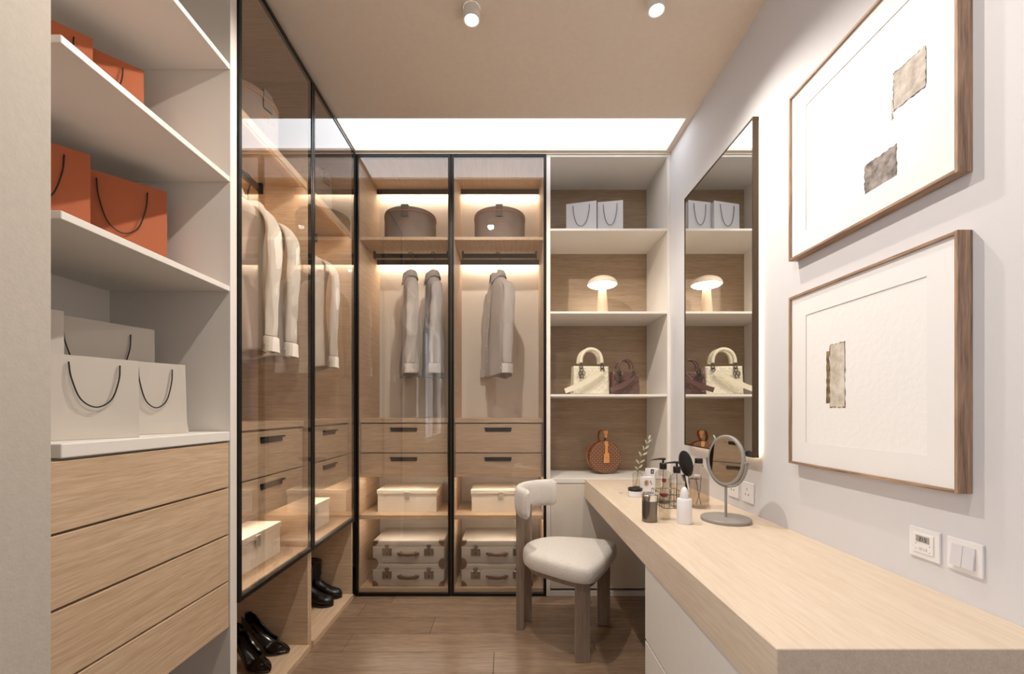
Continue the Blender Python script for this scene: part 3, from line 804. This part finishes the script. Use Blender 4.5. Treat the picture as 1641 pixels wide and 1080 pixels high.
# ------------------------------------------------------------ handbags
hb_cream = mat('cream_lambskin', srgb(226,216,192), .4); hb_brown = mat('dark_brown_lambskin', srgb(98,70,62), .35)
thread_l = mat('pale_stitch', srgb(150,128,118), .6)
pewter = mat('pewter', srgb(120,112,100), .3, .9)
def handbag(label, loc, w_, h_, d_, hr, htop, m, stitch, hthick, strap):
    t = thing('handbag', label, 'handbag', loc, math.radians(6))
    # quilted shell: front and back grids displaced by a cannage of straight and diagonal seams
    b = BM(); nx, nz = 56, 44
    def q(u, v):
        s = .040
        X, Z = u*w_, v*h_
        def seam(c): 
            f = (c/s) % 1.0; f = min(f, 1-f); return min(1, f*7)
        return min(seam((X+Z)*.7071), seam((X-Z)*.7071+.4*s), .35+.65*seam(Z+.3*s), .35+.65*seam(X))
    F, Bk = [], []
    for j in range(nz+1):
        v = j/nz; r1, r2 = [], []
        for i in range(nx+1):
            u = i/nx; x = (u-.5)*w_*(1.0-.04*v)
            e = min(1, min(u, 1-u, v*h_/w_, (1-v)*h_/w_)*30)
            dd = d_/2*(1-.25*v)
            r1.append(b.verts.new((x, -dd*(.86+.14*e)-.0035*q(u,v)*e, v*h_))); r2.append(b.verts.new((x, dd*(.86+.14*e)+.0035*q(u,v)*e, v*h_)))
        F.append(r1); Bk.append(r2)
    for j in range(nz):
        for i in range(nx):
            b.faces.new((F[j][i], F[j][i+1], F[j+1][i+1], F[j+1][i])); b.faces.new((Bk[j][i+1], Bk[j][i], Bk[j+1][i], Bk[j+1][i+1]))
    for i in range(nx): b.faces.new((F[0][i+1], F[0][i], Bk[0][i], Bk[0][i+1])); b.faces.new((F[nz][i], F[nz][i+1], Bk[nz][i+1], Bk[nz][i]))
    for j in range(nz): b.faces.new((F[j][0], F[j+1][0], Bk[j+1][0], Bk[j][0])); b.faces.new((F[j+1][nx], F[j][nx], Bk[j][nx], Bk[j+1][nx]))
    body = obj('quilted_body', b, m, t, smooth=True)
    if stitch:
        b = BM(); s = .040
        k = -12
        while k < 12:
            c = (k*s)/.7071; k += 1
            pts = []
            for i in range(41):
                X = w_*i/40; Z = X-c-.4*s/.7071*0
                if .01 < Z < h_-.012 and .01 < X < w_-.01: pts.append(((X/w_-.5)*w_*(1-.04*Z/h_), -d_/2*(1-.25*Z/h_)-.0036, Z))
            if len(pts) > 3: tube(b, pts, .0007, 4)
        obj('stitching', b, thread_l, body)
    for yy in (-1, 1):
        P = []; yb = yy*d_*.36
        for k in range(25):
            a = PI*k/24; P.append((-hr*math.cos(a), yb*(1-.15*math.sin(a)), h_+.022+(htop-h_-.022-hthick)*math.sin(a)**.8))
        b = BM(); tube(b, P, hthick, 12); obj('handle', b, m, t, smooth=True)
    for x in (-hr, hr):
        b = BM(); yf = -d_*.38-.003
        P = [(x+.010*math.cos(2*PI*k/16), yf-.004, h_-.006+.013*math.sin(2*PI*k/16)) for k in range(17)]; tube(b, P, .0030, 6)
        P = [(x+.006*math.cos(2*PI*k/12), yf-.002, h_+.013+.008*math.sin(2*PI*k/12)) for k in range(13)]; tube(b, P, .0024, 6)
        P = [(x+.012*math.cos(2*PI*k/16), yf-.010, h_-.025+.012*math.sin(2*PI*k/16)) for k in range(17)]; tube(b, P, .0030, 6)
        obj('handle_ring', b, pewter, t, smooth=True)
    # hanging charms
    b = BM(); x = -hr; yf = -d_/2-.010
    k_ = h_/.188
    for dx, dz in ((-.012,-.052),(.011,-.050),(0,-.066)):
        P = [(x+dx+.010*k_*math.cos(2*PI*k/14), yf-.004, h_+dz*k_+.013*k_*math.sin(2*PI*k/14)) for k in range(15)]; tube(b, P, .0026, 6)
    box(b, x-.017, x-.012, yf-.006, yf-.002, h_-.085*k_, h_-.035*k_); box(b, x+.006, x+.010, yf-.008, yf-.004, h_-.085*k_, h_-.045*k_)
    obj('charms', b, pewter, t, smooth=True)
    # flat shoulder strap running down to the left
    P = catmull(strap, 6); b = BM(); rings = []
    for i, p in enumerate(P):
        tt = (P[min(i+1, len(P)-1)]-P[max(i-1, 0)]).normalized(); sd = tt.cross(Vector((0,-1,0))).normalized()
        wv = .016*(.45+.55*min(1, i/(len(P)*.45)))
        rings.append([p+sd*wv+Vector((0,-.0015,0)), p-sd*wv+Vector((0,-.0015,0)), p-sd*wv+Vector((0,.0015,0)), p+sd*wv+Vector((0,.0015,0))])
    loft(b, rings); obj('shoulder_strap', b, m, t)
    return t
HB = 1.2565
handbag('larger cream quilted handbag with arched handles, left of the brown one', (.541,2.845,HB), .242, .188, .095, .070, .312, hb_cream, False, .0125,
        [(.068,-.066,.150),(.03,-.075,.125),(-.04,-.085,.088),(-.12,-.092,.050),(-.19,-.095,.022)])
handbag('smaller dark brown quilted handbag right of the cream one', (.762,2.82,HB), .182, .152, .080, .048, .235, hb_brown, True, .0065,
        [(.050,-.058,.118),(.02,-.064,.092),(-.03,-.072,.064),(-.08,-.078,.042),(-.122,-.082,.028)])
# round monogram bag
def mono():
    m, N, L, B = base('brown_canvas_with_tan_flowers')
    tc = N.new('ShaderNodeTexCoord'); sp = N.new('ShaderNodeSeparateXYZ'); L.new(tc.outputs['Object'], sp.inputs[0])
    def M(op, a, b=None, c=None):
        n = N.new('ShaderNodeMath'); n.operation = op
        for i, v in enumerate((a, b, c)):
            if v is None: continue
            if isinstance(v, (int, float)): n.inputs[i].default_value = v
            else: L.new(v, n.inputs[i])
        return n.outputs[0]
    K = 2*PI/.0245
    px, pz = sp.outputs['X'], sp.outputs['Z']
    # rotated square lattice, a four-petalled flower at each node
    u = M('MULTIPLY', M('ADD', px, pz), .7071/.0180); v = M('MULTIPLY', M('SUBTRACT', px, pz), .7071/.0180)
    fu = M('SUBTRACT', M('FRACT', M('ADD', u, 50.0)), .5); fv = M('SUBTRACT', M('FRACT', M('ADD', v, 50.0)), .5)
    rad = M('SQRT', M('ADD', M('MULTIPLY', fu, fu), M('MULTIPLY', fv, fv)))
    ang = M('ARCTAN2', fv, fu)
    petal = M('MULTIPLY_ADD', M('COSINE', M('MULTIPLY', ang, 4.0)), .10, .26)
    inside = M('LESS_THAN', rad, petal); hole = M('GREATER_THAN', rad, .07)
    # small dots between the flowers
    gu = M('SUBTRACT', M('FRACT', M('ADD', u, 50.5)), .5); gv = M('SUBTRACT', M('FRACT', M('ADD', v, 50.5)), .5)
    r2 = M('SQRT', M('ADD', M('MULTIPLY', gu, gu), M('MULTIPLY', gv, gv)))
    dot = M('LESS_THAN', r2, .15)
    fac = M('MAXIMUM', M('MULTIPLY', inside, hole), dot)
    mx = N.new('ShaderNodeMix'); mx.data_type = 'RGBA'
    mx.inputs[6].default_value = (*srgb(96,58,44),1); mx.inputs[7].default_value = (*srgb(176,130,96),1)
    L.new(fac, mx.inputs[0]); L.new(mx.outputs[2], B.inputs['Base Color']); B.inputs['Roughness'].default_value = .5
    return m
mono_m = mono(); tan = mat('tan_leather', srgb(214,150,84), .5); cognac = mat('cognac_leather', srgb(150,74,30), .45)
t = thing('round_handbag', 'round brown patterned handbag with tan luggage tag on the counter', 'handbag', (.648, 2.905, .7325), math.radians(4))
def disc_y(bm, r, y0, y1, cz_, n=56, bev=.004):
    rings = []
    for rr, y in ((r-bev, y0), (r, y0+bev), (r, y1-bev), (r-bev, y1)):
        rings.append([(rr*math.cos(2*PI*k/n), y, cz_+rr*math.sin(2*PI*k/n)) for k in range(n)])
    return loft(bm, rings)
b = BM(); disc_y(b, .108, -.035, .035, .110); obj('body', b, mono_m, t, smooth=True)
for yy in (.030,):
    b = BM(); tube(b, [(.1085*math.cos(2*PI*k/56), yy, .110+.1085*math.sin(2*PI*k/56)) for k in range(57)], .0028, 6); obj('edge_piping', b, tan, t, smooth=True)
b = BM(); tube(b, [(.1095*math.cos(2*PI*k/56), 0, .110+.1095*math.sin(2*PI*k/56)) for k in range(57)], .0025, 6); obj('zip', b, cognac, t, smooth=True)
obj('side_tab', bx(-.118, -.106, -.012, .012, .150, .172, .002), cognac, t)
b = BM(); rings = []
for p in catmull([(-.030,0,.216),(-.038,0,.245),(-.030,0,.282),(-.004,0,.292),(.016,0,.284),(.020,0,.262),(.012,0,.238),(.0,0,.217)], 5):
    rings.append([p+Vector((dx, dy, 0)) for dx, dy in ((-.003,-.016),(.003,-.016),(.003,.016),(-.003,.016))])
loft(b, rings); obj('top_handle', b, cognac, t)
b = BM(); prism(b, [(-.010,.288),(.020,.288),(.022,.268),(.015,.262),(.018,.250),(.010,.238),(.0,.240),(-.004,.252),(.0,.262),(-.008,.268)], -.021, -.0165, 'y'); obj('strap_end', b, tan, t)
b = BM(); prism(b, [(-.008,.218),(.014,.218),(.018,.196),(.013,.176),(.001,.172),(-.006,.190)], -.040, -.036, 'y'); obj('tag_loop', b, tan, t)
b = BM(); prism(b, [(-.004,.176),(.014,.176),(.014,.130),(-.004,.130)], -.041, -.037, 'y'); obj('tag_strap', b, tan, t)
b = BM(); prism(b, [(-.012,.134),(-.006,.140),(.016,.140),(.022,.134),(.024,.074),(-.014,.074)], -.045, -.0405, 'y'); tg = obj('luggage_tag', b, tan, t)
b = BM(); 
for (x0, z0, x1, z1) in ((.001,.112,.009,.112),(.005,.112,.005,.100)): box(b, x0-.001, x1+.001, -.0456, -.045, min(z0,z1)-.001, max(z0,z1)+.001)
obj('tag_mark', b, cognac, tg)

# ------------------------------------------------------------ mushroom lamp
lamp_sh = mat('lamp_cap_cream', srgb(240,222,200), .4)
lx, ly, lz = .629, 2.87, 1.7722
t = thing('table_lamp', 'small mushroom table lamp glowing on the bookcase shelf', 'lamp', (lx, ly, lz))
b = BM(); lathe(b, [(.041,0),(.041,.004),(.034,.09),(.026,.185)], 32); obj('base', b, mat('lamp_foot', srgb(222,194,164), .5), t, smooth=True)
cap = [(.099*math.cos(a), .222+.056*math.sin(a)) for a in [PI/2*k/12 for k in range(13)]]
b = BM(); lathe(b, [(.094,.224),(.096,.219)]+cap, 44, cap=False); sh = obj('shade', b, lamp_sh, t, smooth=True)
b = BM(); lathe(b, [(.024,.186),(.030,.196),(.055,.202),(.085,.212),(.0935,.221),(.080,.230),(.02,.236)], 40); obj('diffuser', b, lampglow, t, smooth=True)

# ------------------------------------------------------------ shoes
patent = mat('black_patent_leather', srgb(14,11,10), .12, coat=.5); blackl = mat('black_smooth_leather', srgb(20,15,13), .3)
insole = mat('dark_insole', srgb(40,28,22), .6)
def pump(label, loc, rz, first=[None]):
    if first[0]:
        c = copy_tree(first[0]); place(c, loc, rz, label); return c
    t = thing('high_heel', label, 'shoe', loc, rz, group='pair of black high heels')
    # sections: x, sole z, half width, rim half width, rim height, closed top factor
    sec = [(-.010,.098,.012,.010,.150,0),(.004,.096,.024,.022,.152,0),(.03,.090,.028,.026,.140,0),(.06,.072,.027,.028,.112,0),(.09,.048,.028,.031,.082,0),
           (.12,.024,.034,.036,.056,0),(.142,.010,.039,.038,.046,0),(.152,.006,.040,.020,.048,.5),(.162,.004,.040,.004,.046,1),(.185,.003,.036,.003,.036,1),(.21,.003,.024,.002,.025,1),(.232,.003,.008,.001,.015,1)]
    q4 = [catmull([(a[0], a[i], 0) for a in sec], 4) for i in (1,2,3,4)]
    sec = [(q4[0][j].x, q4[0][j].y, q4[1][j].y, max(.0008, q4[2][j].y), q4[3][j].y, 0) for j in range(len(q4[0]))]
    rings = []
    for x, z0, hw, rw, zr, cl in sec:
        hw *= 1.15; rw *= 1.1; zr += .012*max(0, 1-x/.15)
        ring = []; no = 17
        for k in range(no):        # outer, from the left rim under the sole to the right rim
            a = PI*k/(no-1); c = math.cos(a); s = math.sin(a)
            if s < .72: y = -math.copysign(rw+(hw-rw)*math.sin(PI/2*s/.72), c); z = z0+.012+(zr-z0-.012)*(1-s/.72)**.8
            else: y = -c*hw/.694; z = z0+.012*(1-(s-.72)/.28)
            ring.append((x, y, z))
        for k in range(no-2, 0, -1):
            px, py, pz = ring[k]; ring.append((x, py*.84, max(pz+.004, z0+.006) if pz < zr-.004 else pz-.002))
        rings.append(ring)
    b = BM(); loft(b, rings); o = obj('upper', b, patent, t, smooth=True)
    b = BM(); tube(b, catmull([(.008,0,.097),(.000,0,.070),(-.004,0,.035),(-.004,0,0)], 4), [.017,.013,.010,.008,.0065,.0056,.005,.0045,.0042,.004,.004,.004,.004], 10); obj('stiletto_heel', b, patent, t, smooth=True)
    first[0] = t; return t
pump('black patent high heel closer to the wooden divider, toe pointing right', (-1.243, 2.035, .0302), math.radians(-10))
pump('black patent high heel in front, its stiletto beside the white panel', (-1.235, 1.930, .0302), math.radians(-22))
def boot(label, loc, rz, first=[None]):
    if first[0]:
        c = copy_tree(first[0]); place(c, loc, rz, label); return c
    t = thing('ankle_boot', label, 'shoe', loc, rz, group='pair of black ankle boots')
    st = [((-.002,.205),.052,.044,(1,0)),((.0,.17),.050,.042,(1,0)),((.003,.145),.045,.039,(1,0)),((.003,.135),.048,.041,(1,0)),((.002,.115),.042,.036,(1,.0)),((.008,.085),.043,.033,(.95,.3)),((.028,.062),.044,.034,(.7,.7)),((.060,.046),.038,.035,(.35,.94)),
          ((.100,.034),.030,.038,(.2,.98)),((.135,.029),.025,.038,(.1,.99)),((.158,.026),.021,.031,(.05,1)),((.171,.022),.014,.020,(0,1)),((.177,.019),.006,.009,(0,1))]
    rings = []
    for (x, z), ra, rb, (dx, dz) in st:
        rings.append([(x+dx*ra*math.cos(2*PI*k/20), rb*math.sin(2*PI*k/20), z+dz*ra*math.cos(2*PI*k/20)*.95) for k in range(20)])
    b = BM(); loft(b, rings); o = obj('upper', b, blackl, t, smooth=True)
    b = BM(); tube(b, [(-.002+.051*math.cos(2*PI*k/20), .0435*math.sin(2*PI*k/20), .205-.006*math.cos(2*PI*k/20)) for k in range(21)], .003, 6); obj('top_edge', b, blackl, t, smooth=True)
    b = BM(); loft(b, [[(x+s*(xx-.0), yy*s, z) for xx, yy in ((-.038,-.022),(.016,-.026),(.016,.026),(-.038,.022))] for s, z, x in ((1.0,.062,.0),(.85,.030,-.002),(.8,0,-.004))]); obj('block_heel', b, blackl, t)
    P = [(p.x, p.y) for p in catmull([(.02,-.024,0),(.06,-.030,0),(.10,-.037,0),(.14,-.035,0),(.170,-.018,0),(.178,0,0),(.170,.018,0),(.14,.035,0),(.10,.037,0),(.06,.030,0),(.02,.024,0)], 4)]
    b = BM(); vs0 = [(x, y, max(0, (.11-x)*.40)) for x, y in P]; loft(b, [vs0, [(x, y, z+.012) for x, y, z in vs0]]); obj('sole', b, blackl, t)
    t.scale = (.97, 1, 1.08); first[0] = t; return t
boot('black ankle boot standing further back beside the corner side panel', (-1.172, 2.588, .0302), math.radians(2))
boot('black ankle boot in front of its pair, half behind the wooden divider', (-1.178, 2.492, .0302), math.radians(-4))

# ------------------------------------------------------------ things on the desk
grey_paint = mat('warm_grey_metal', srgb(150,144,138), .45)
t = thing('vanity_mirror', 'round grey tabletop vanity mirror on a thin pole and round foot', 'mirror', (.845, 1.67, DZ+.0002), 0)
b = BM(); lathe(b, [(.088,0),(.090,.002),(.090,.010),(.087,.013),(.001,.0135)], 48); obj('foot', b, grey_paint, t, smooth=True)
b = BM(); tube(b, [(0,0,.012),(0,0,.138)], .0048, 12); obj('pole', b, grey_paint, t, smooth=True)
yaw = math.atan2(-.225, -.974); tilt = math.radians(-3)
MR = Matrix.Translation((0,0,.2335)) @ Matrix.Rotation(yaw-PI/2+PI, 4, 'Z') @ Matrix.Rotation(tilt, 4, 'X')
# disc modelled facing -y in its own frame
def disc(bm, r, y0, y1, n=56): return disc_y(bm, r, y0, y1, 0, n, .0008)
b = BM(); rings = []
for rr, y in ((.086,-.006),(.094,-.007),(.098,-.003),(.098,.004),(.094,.007),(.02,.008)): rings.append([(rr*math.cos(2*PI*k/56), y, rr*math.sin(2*PI*k/56)) for k in range(56)])
loft(b, rings, caps=(False, True)); b.transform(MR); obj('rim', b, grey_paint, t, smooth=True)
b = BM(); disc(b, .0862, -.0052, -.003); b.transform(MR); obj('mirror_disc', b, mirror_m, t)
b = BM(); P = [(.106*math.cos(PI+PI*k/28), .0, .106*math.sin(PI+PI*k/28)*.97) for k in range(29)]
rings = []
for p in P:
    v = Vector(p); nn = v.normalized(); rings.append([v+nn*.002+Vector((0,-.006,0)), v+nn*.002+Vector((0,.006,0)), v-nn*.002+Vector((0,.006,0)), v-nn*.002+Vector((0,-.006,0))])
loft(b, rings); b.transform(Matrix.Translation((0,0,.2335+.0)) @ Matrix.Rotation(yaw-PI/2+PI, 4, 'Z')); obj('yoke', b, grey_paint, t)
b = BM()
for s in (-1, 1): tube(b, [(s*.097,0,0),(s*.109,0,0)], .004, 10)
b.transform(Matrix.Translation((0,0,.2335)) @ Matrix.Rotation(yaw-PI/2+PI, 4, 'Z')); obj('pivot', b, grey_paint, t, smooth=True)

DT = DZ+.0002
liquid = mat('amber_liquid', srgb(150,124,100), .2); liquid2 = sheet_glass('clear_amber_liquid', (.92,.89,.85), 1.25)
black_pl = mat('black_plastic', srgb(28,24,22), .35)
white_pl = mat('white_matte_plastic', srgb(236,234,236), .4)
label_m = mat('white_label', srgb(232,228,222), .6); print_m = mat('grey_print', srgb(120,112,104), .6)
# jar
t = thing('cosmetic_jar', 'small squat white jar with black lid at the front of the desk group', 'jar', (.635, 2.149, DT))
b = BM(); lathe(b, [(.033,0),(.0355,.002),(.0355,.026),(.033,.028)], 36); obj('body', b, white_pl, t, smooth=True)
b = BM(); lathe(b, [(.0345,.0285),(.0355,.030),(.0355,.0395),(.034,.041),(.001,.0412)], 36); obj('lid', b, black_pl, t, smooth=True)
# vase with a leafy twig
t = thing('bud_vase', 'small clear glass bud vase holding an olive twig', 'vase', (.727, 2.415, DT))
b = BM(); lathe(b, [(.024,0),(.027,.003),(.027,.072),(.022,.080),(.010,.086),(.009,.104),(.015,.110)], 32, cap=False); 
lathe(b, [(.0238,.0008),(.0001,.001)], 32, cap=False); obj('glass', b, clear_glass, t, smooth=True)
tw = thing('olive_twig', 'olive twig with pale green leaves in the small glass vase', 'plant', (.727, 2.415, DT))
stem = catmull([(-.012,0,.004),(.0,0,.06),(.006,0,.11),(.020,0,.16),(.040,0,.21),(.060,0,.262)], 6)
twm = mat('olive_stem', srgb(120,112,84), .6); lfm = mat('olive_leaf', srgb(186,190,160), .5, var=.18, vscale=30)
b = BM(); tube(b, stem, .0012, 6); obj('stem', b, twm, tw, smooth=True)
rnd = random.Random(3)
def leaf(p, d, ln, wd, up):
    d = Vector(d).normalized(); sd = d.cross(Vector(up)).normalized(); nn = sd.cross(d).normalized(); rings = []
    for k in range(7):
        f = k/6; ww = max(.0003, wd*math.sin(PI*f**.85)); c = p+d*ln*f+nn*.004*math.sin(PI*f)
        rings.append([c+sd*ww+nn*.0008, c+nn*-.0003, c-sd*ww+nn*.0008, c+nn*.0006])
    b = BM(); loft(b, rings); return b
for i, (k, dx, dz, ln) in enumerate(((10,-.8,.75,.032),(11,.6,.6,.034),(14,-.7,.9,.036),(15,.9,.5,.034),(19,-.5,.9,.036),(20,.9,.6,.036),(23,-.35,1,.036),(24,.9,.8,.034),(27,-.3,1,.034),(28,.9,.9,.032),(30,.45,1,.034),(8,-1,.55,.028))):
    obj('leaf', leaf(stem[k], (dx, rnd.uniform(-.3,.2), dz), ln, .0052, (0,-1,.2)), lfm, tw)
# boxes
t = thing('perfume_box', 'white perfume carton with gold oval emblem behind the black-lidded jar', 'box', (.708, 2.20, DT), math.radians(8))
obj('carton', bx(-.026, .026, -.012, .018, 0, .088, .0006), white_pl, t)
gold = mat('gold_foil', srgb(176,150,112), .35, .6)
b = BM(); tube(b, [(-.006+.011*math.cos(2*PI*k/24), -.0125, .058+.015*math.sin(2*PI*k/24)) for k in range(25)], .0014, 5); obj('emblem_ring', b, gold, t)
b = BM(); lathe(b, [(.008,0),(.008,.0006)], 20); b.transform(Matrix.Translation((-.006,-.0120,.058)) @ Matrix.Rotation(PI/2,4,'X') @ Matrix.Diagonal((.9,1.4,1,1))); obj('emblem', b, gold, t)
b = BM(); prism(b, [(.012,.070),(.016,.070),(.024,.050),(.021,.049)], -.0126,-.012,'y'); obj('brush_mark', b, black_pl, t)
t = thing('perfume_box', 'taller white carton with black square mark, left of the pump bottles', 'box', (.765, 2.285, DT), math.radians(4))
obj('carton', bx(-.030, .030, -.012, .018, 0, .120, .0006), white_pl, t)
obj('black_mark', bx(-.012, .004, -.0128, -.012, .093, .117), black_pl, t)
b = BM(); lathe(b, [(.0028,0),(.0028,.0006)], 16); b.transform(Matrix.Translation((-.004,-.0129,.105)) @ Matrix.Rotation(PI/2,4,'X') @ Matrix.Diagonal((.7,3,1,1))); obj('white_mark', b, white_pl, t)
# bottles
def shell(profile, n=36):
    b = BM(); lathe(b, profile, n, cap=False); lathe(b, [(profile[0][0]*.999,profile[0][1]+.0005),(.0001,profile[0][1]+.0006)], n, cap=False); return b
def pump_bottle(label, x, y, r, h, rot=PI):
    t = thing('pump_bottle', label, 'bottle', (x, y, DT), rot, group='clear pump bottles in the wire caddy')
    obj('glass', shell([(r-.004,0),(r,.004),(r,h-.026),(r-.004,h-.012),(r-.014,h-.003),(.015,h),(.014,h+.008)]), clear_glass, t, smooth=True)
    b = BM(); lathe(b, [(r-.006,.004),(r-.003,.008),(r-.003,h-.045),(.001,h-.0448)], 32); obj('liquid', b, liquid2, t, smooth=True)
    b = BM(); lathe(b, [(.0155,h+.004),(.0160,h+.006),(.0160,h+.030),(.014,h+.032)], 24); obj('collar', b, black_pl, t, smooth=True)
    b = BM(); tube(b, [(0,0,h+.030),(0,0,h+.048)], .005, 10)
    tube(b, [(-.010,0,h+.050),(.010,0,h+.051),(.045,0,h+.048),(.058,0,h+.044)], [.006,.0055,.0035,.0025], 10, flat=(1.2,.9)); obj('pump_head', b, black_pl, t, smooth=True)
    b = BM(); tube(b, [(0,0,.01),(0,0,h+.004)], .0016, 6); obj('dip_tube', b, liquid, t)
    rings = []
    for k in range(9):
        a = PI*.62+k*.085
        rings.append([((r+o)*math.cos(a), (r+o)*math.sin(a), z) for o, z in ((.0004,.02),(.001,.02),(.001,h-.03),(.0004,h-.03))])
    b = BM(); loft(b, rings); lb = obj('label', b, label_m, t)
    rings = []
    b = BM()
    for q, zz in enumerate([h-.04-.008*i for i in range(9)]):
        pts = [((r+.0012)*math.cos(PI*.62+k*.085), (r+.0012)*math.sin(PI*.62+k*.085), zz) for k in range(2, 7-(q % 2))]
        tube(b, pts, .0006, 4)
    obj('label_print', b, print_m, lb)
    return t
pump_bottle('clear pump bottle behind, black pump pointing left beside the cartons', .719, 1.995, .036, .152)
pump_bottle('clear pump bottle in front of the other one, next to the large bottle', .750, 1.912, .033, .146)
# wire caddy around both pump bottles
t = thing('wire_caddy', 'low black wire caddy around the two pump bottles', 'caddy', (.732, 1.953, DT), 0)
b = BM(); hx, hy = .053, .082
for z in (.0015, .030, .060):
    tube(b, [(-hx,-hy,z),(hx,-hy,z)], .0012, 5); tube(b, [(-hx,hy,z),(hx,hy,z)], .0012, 5); tube(b, [(-hx,-hy,z),(-hx,hy,z)], .0012, 5); tube(b, [(hx,-hy,z),(hx,hy,z)], .0012, 5)
for i in range(6):
    x = -hx+2*hx*i/5
    for yy in (-hy, hy): tube(b, [(x,yy,.001),(x,yy,.060)], .0009, 5)
for i in range(1, 6):
    y = -hy+2*hy*i/6
    for xx in (-hx, hx): tube(b, [(xx,y,.001),(xx,y,.060)], .0009, 5)
obj('wires', b, black_pl, t)
# large bottle
t = thing('large_bottle', 'large clear bottle with sloping shoulders and black cap in front of the wall', 'bottle', (.842, 1.90, DT))
obj('glass', shell([(.040,0),(.0435,.004),(.0435,.142),(.041,.150),(.016,.192),(.015,.198)], 10), smoke_glass, t)
b = BM(); lathe(b, [(.039,.004),(.0405,.008),(.0405,.125),(.001,.1252)], 10); obj('liquid', b, liquid2, t)
b = BM(); lathe(b, [(.0165,.194),(.017,.196),(.017,.214),(.015,.216)], 24); obj('cap', b, black_pl, t, smooth=True)
b = BM(); tube(b, [(-.012,0,.13),(-.004,0,.07),(.010,0,.012)], .0014, 5); tube(b, [(.012,.004,.135),(.006,0,.07),(-.012,0,.012)], .0014, 5); obj('reeds', b, black_pl, t)
# hairbrush leaning on the wall
t = thing('hand_mirror', 'black oval hand mirror leaning upright behind the large bottle', 'hand mirror', (.835, 2.02, DT))
b = BM(); P = []
n = 32
Mh = Matrix.Translation((0,0,.178)) @ Matrix.Rotation(math.radians(-14), 4, 'Y')
rings = []
for rr, y in ((.9,-.006),(1,-.003),(1,.003),(.9,.006)): rings.append([(.031*rr*math.cos(2*PI*k/n), y, .062*rr*math.sin(2*PI*k/n)) for k in range(n)])
loft(b, rings); b.transform(Mh); 
obj('head', b, black_pl, t, smooth=True)
b = BM(); tube(b, catmull([(-.012,0,.125),(.002,0,.07),(.014,0,.0055)], 4), [.008,.007,.006,.005,.005,.005,.005,.005,.005], 10); obj('handle', b, black_pl, t, smooth=True)
# chrome canister
t = thing('metal_canister', 'grey metal canister with polished chrome top at the front edge of the desk', 'canister', (.546, 1.66, DT))
gun = mat('gunmetal', srgb(128,120,112), .22, .85)
b = BM(); lathe(b, [(.026,0),(.0285,.002),(.0285,.080)], 36); obj('body', b, gun, t, smooth=True)
b = BM(); lathe(b, [(.0285,.0802),(.0288,.082),(.0288,.101),(.026,.104),(.001,.105)], 36); obj('chrome_top', b, chrome, t, smooth=True)
b = BM(); tube(b, [(.024*math.cos(a), .024*math.sin(a), .107) for a in [PI*2*k/30 for k in range(31)]], .0022, 6); tube(b, [(-.02,0,.108),(.0,-.004,.112),(.03,-.006,.106)], .003, 6); obj('lid_ring', b, chrome, t, smooth=True)
# square bottle with red collar
redm = mat('dark_red_lacquer', srgb(110,36,24), .3)
t = thing('oil_bottle', 'small square glass bottle with dark red collar and stopper', 'bottle', (.613, 1.69, DT), math.radians(20))
obj('glass', bx(-.0185, .0185, -.0185, .0185, 0, .090, .003, 2), clear_glass, t)
obj('liquid', bx(-.0155, .0155, -.0155, .0155, .003, .080, .002, 1), liquid2, t)
b = BM(); lathe(b, [(.0145,.0905),(.0150,.092),(.0150,.100),(.0135,.101)], 24); obj('collar', b, redm, t, smooth=True)
b = BM(); lathe(b, [(.0125,.1015),(.0130,.108),(.008,.124),(.0055,.132),(.0055,.146)], 24, cap=False); obj('neck', b, clear_glass, t, smooth=True)
b = BM(); lathe(b, [(.0075,.146),(.0080,.148),(.0075,.158),(.006,.160)], 20); obj('stopper', b, redm, t, smooth=True)
# white diffuser
t = thing('white_canister', 'white cylinder bottle with egg-shaped top in front of the large bottle', 'bottle', (.668, 1.63, DT))
b = BM(); lathe(b, [(.0260,0),(.0270,.002),(.0270,.090),(.0255,.0925),(.001,.093)], 36); obj('body', b, white_pl, t, smooth=True)
b = BM(); lathe(b, [(.0142,.0932),(.0150,.100),(.0145,.114),(.0115,.127),(.006,.135),(.0005,.1375)], 28); obj('egg_cap', b, white_pl, t, smooth=True)
# ring
t = thing('finger_ring', 'tiny silver ring lying on the desk left of the black-lidded jar', 'ring', (.583, 2.22, DT))
b = BM(); tube(b, [(.009*math.cos(2*PI*k/20), .009*math.sin(2*PI*k/20), .0014) for k in range(21)], .0012, 6); obj('band', b, chrome, t, smooth=True)
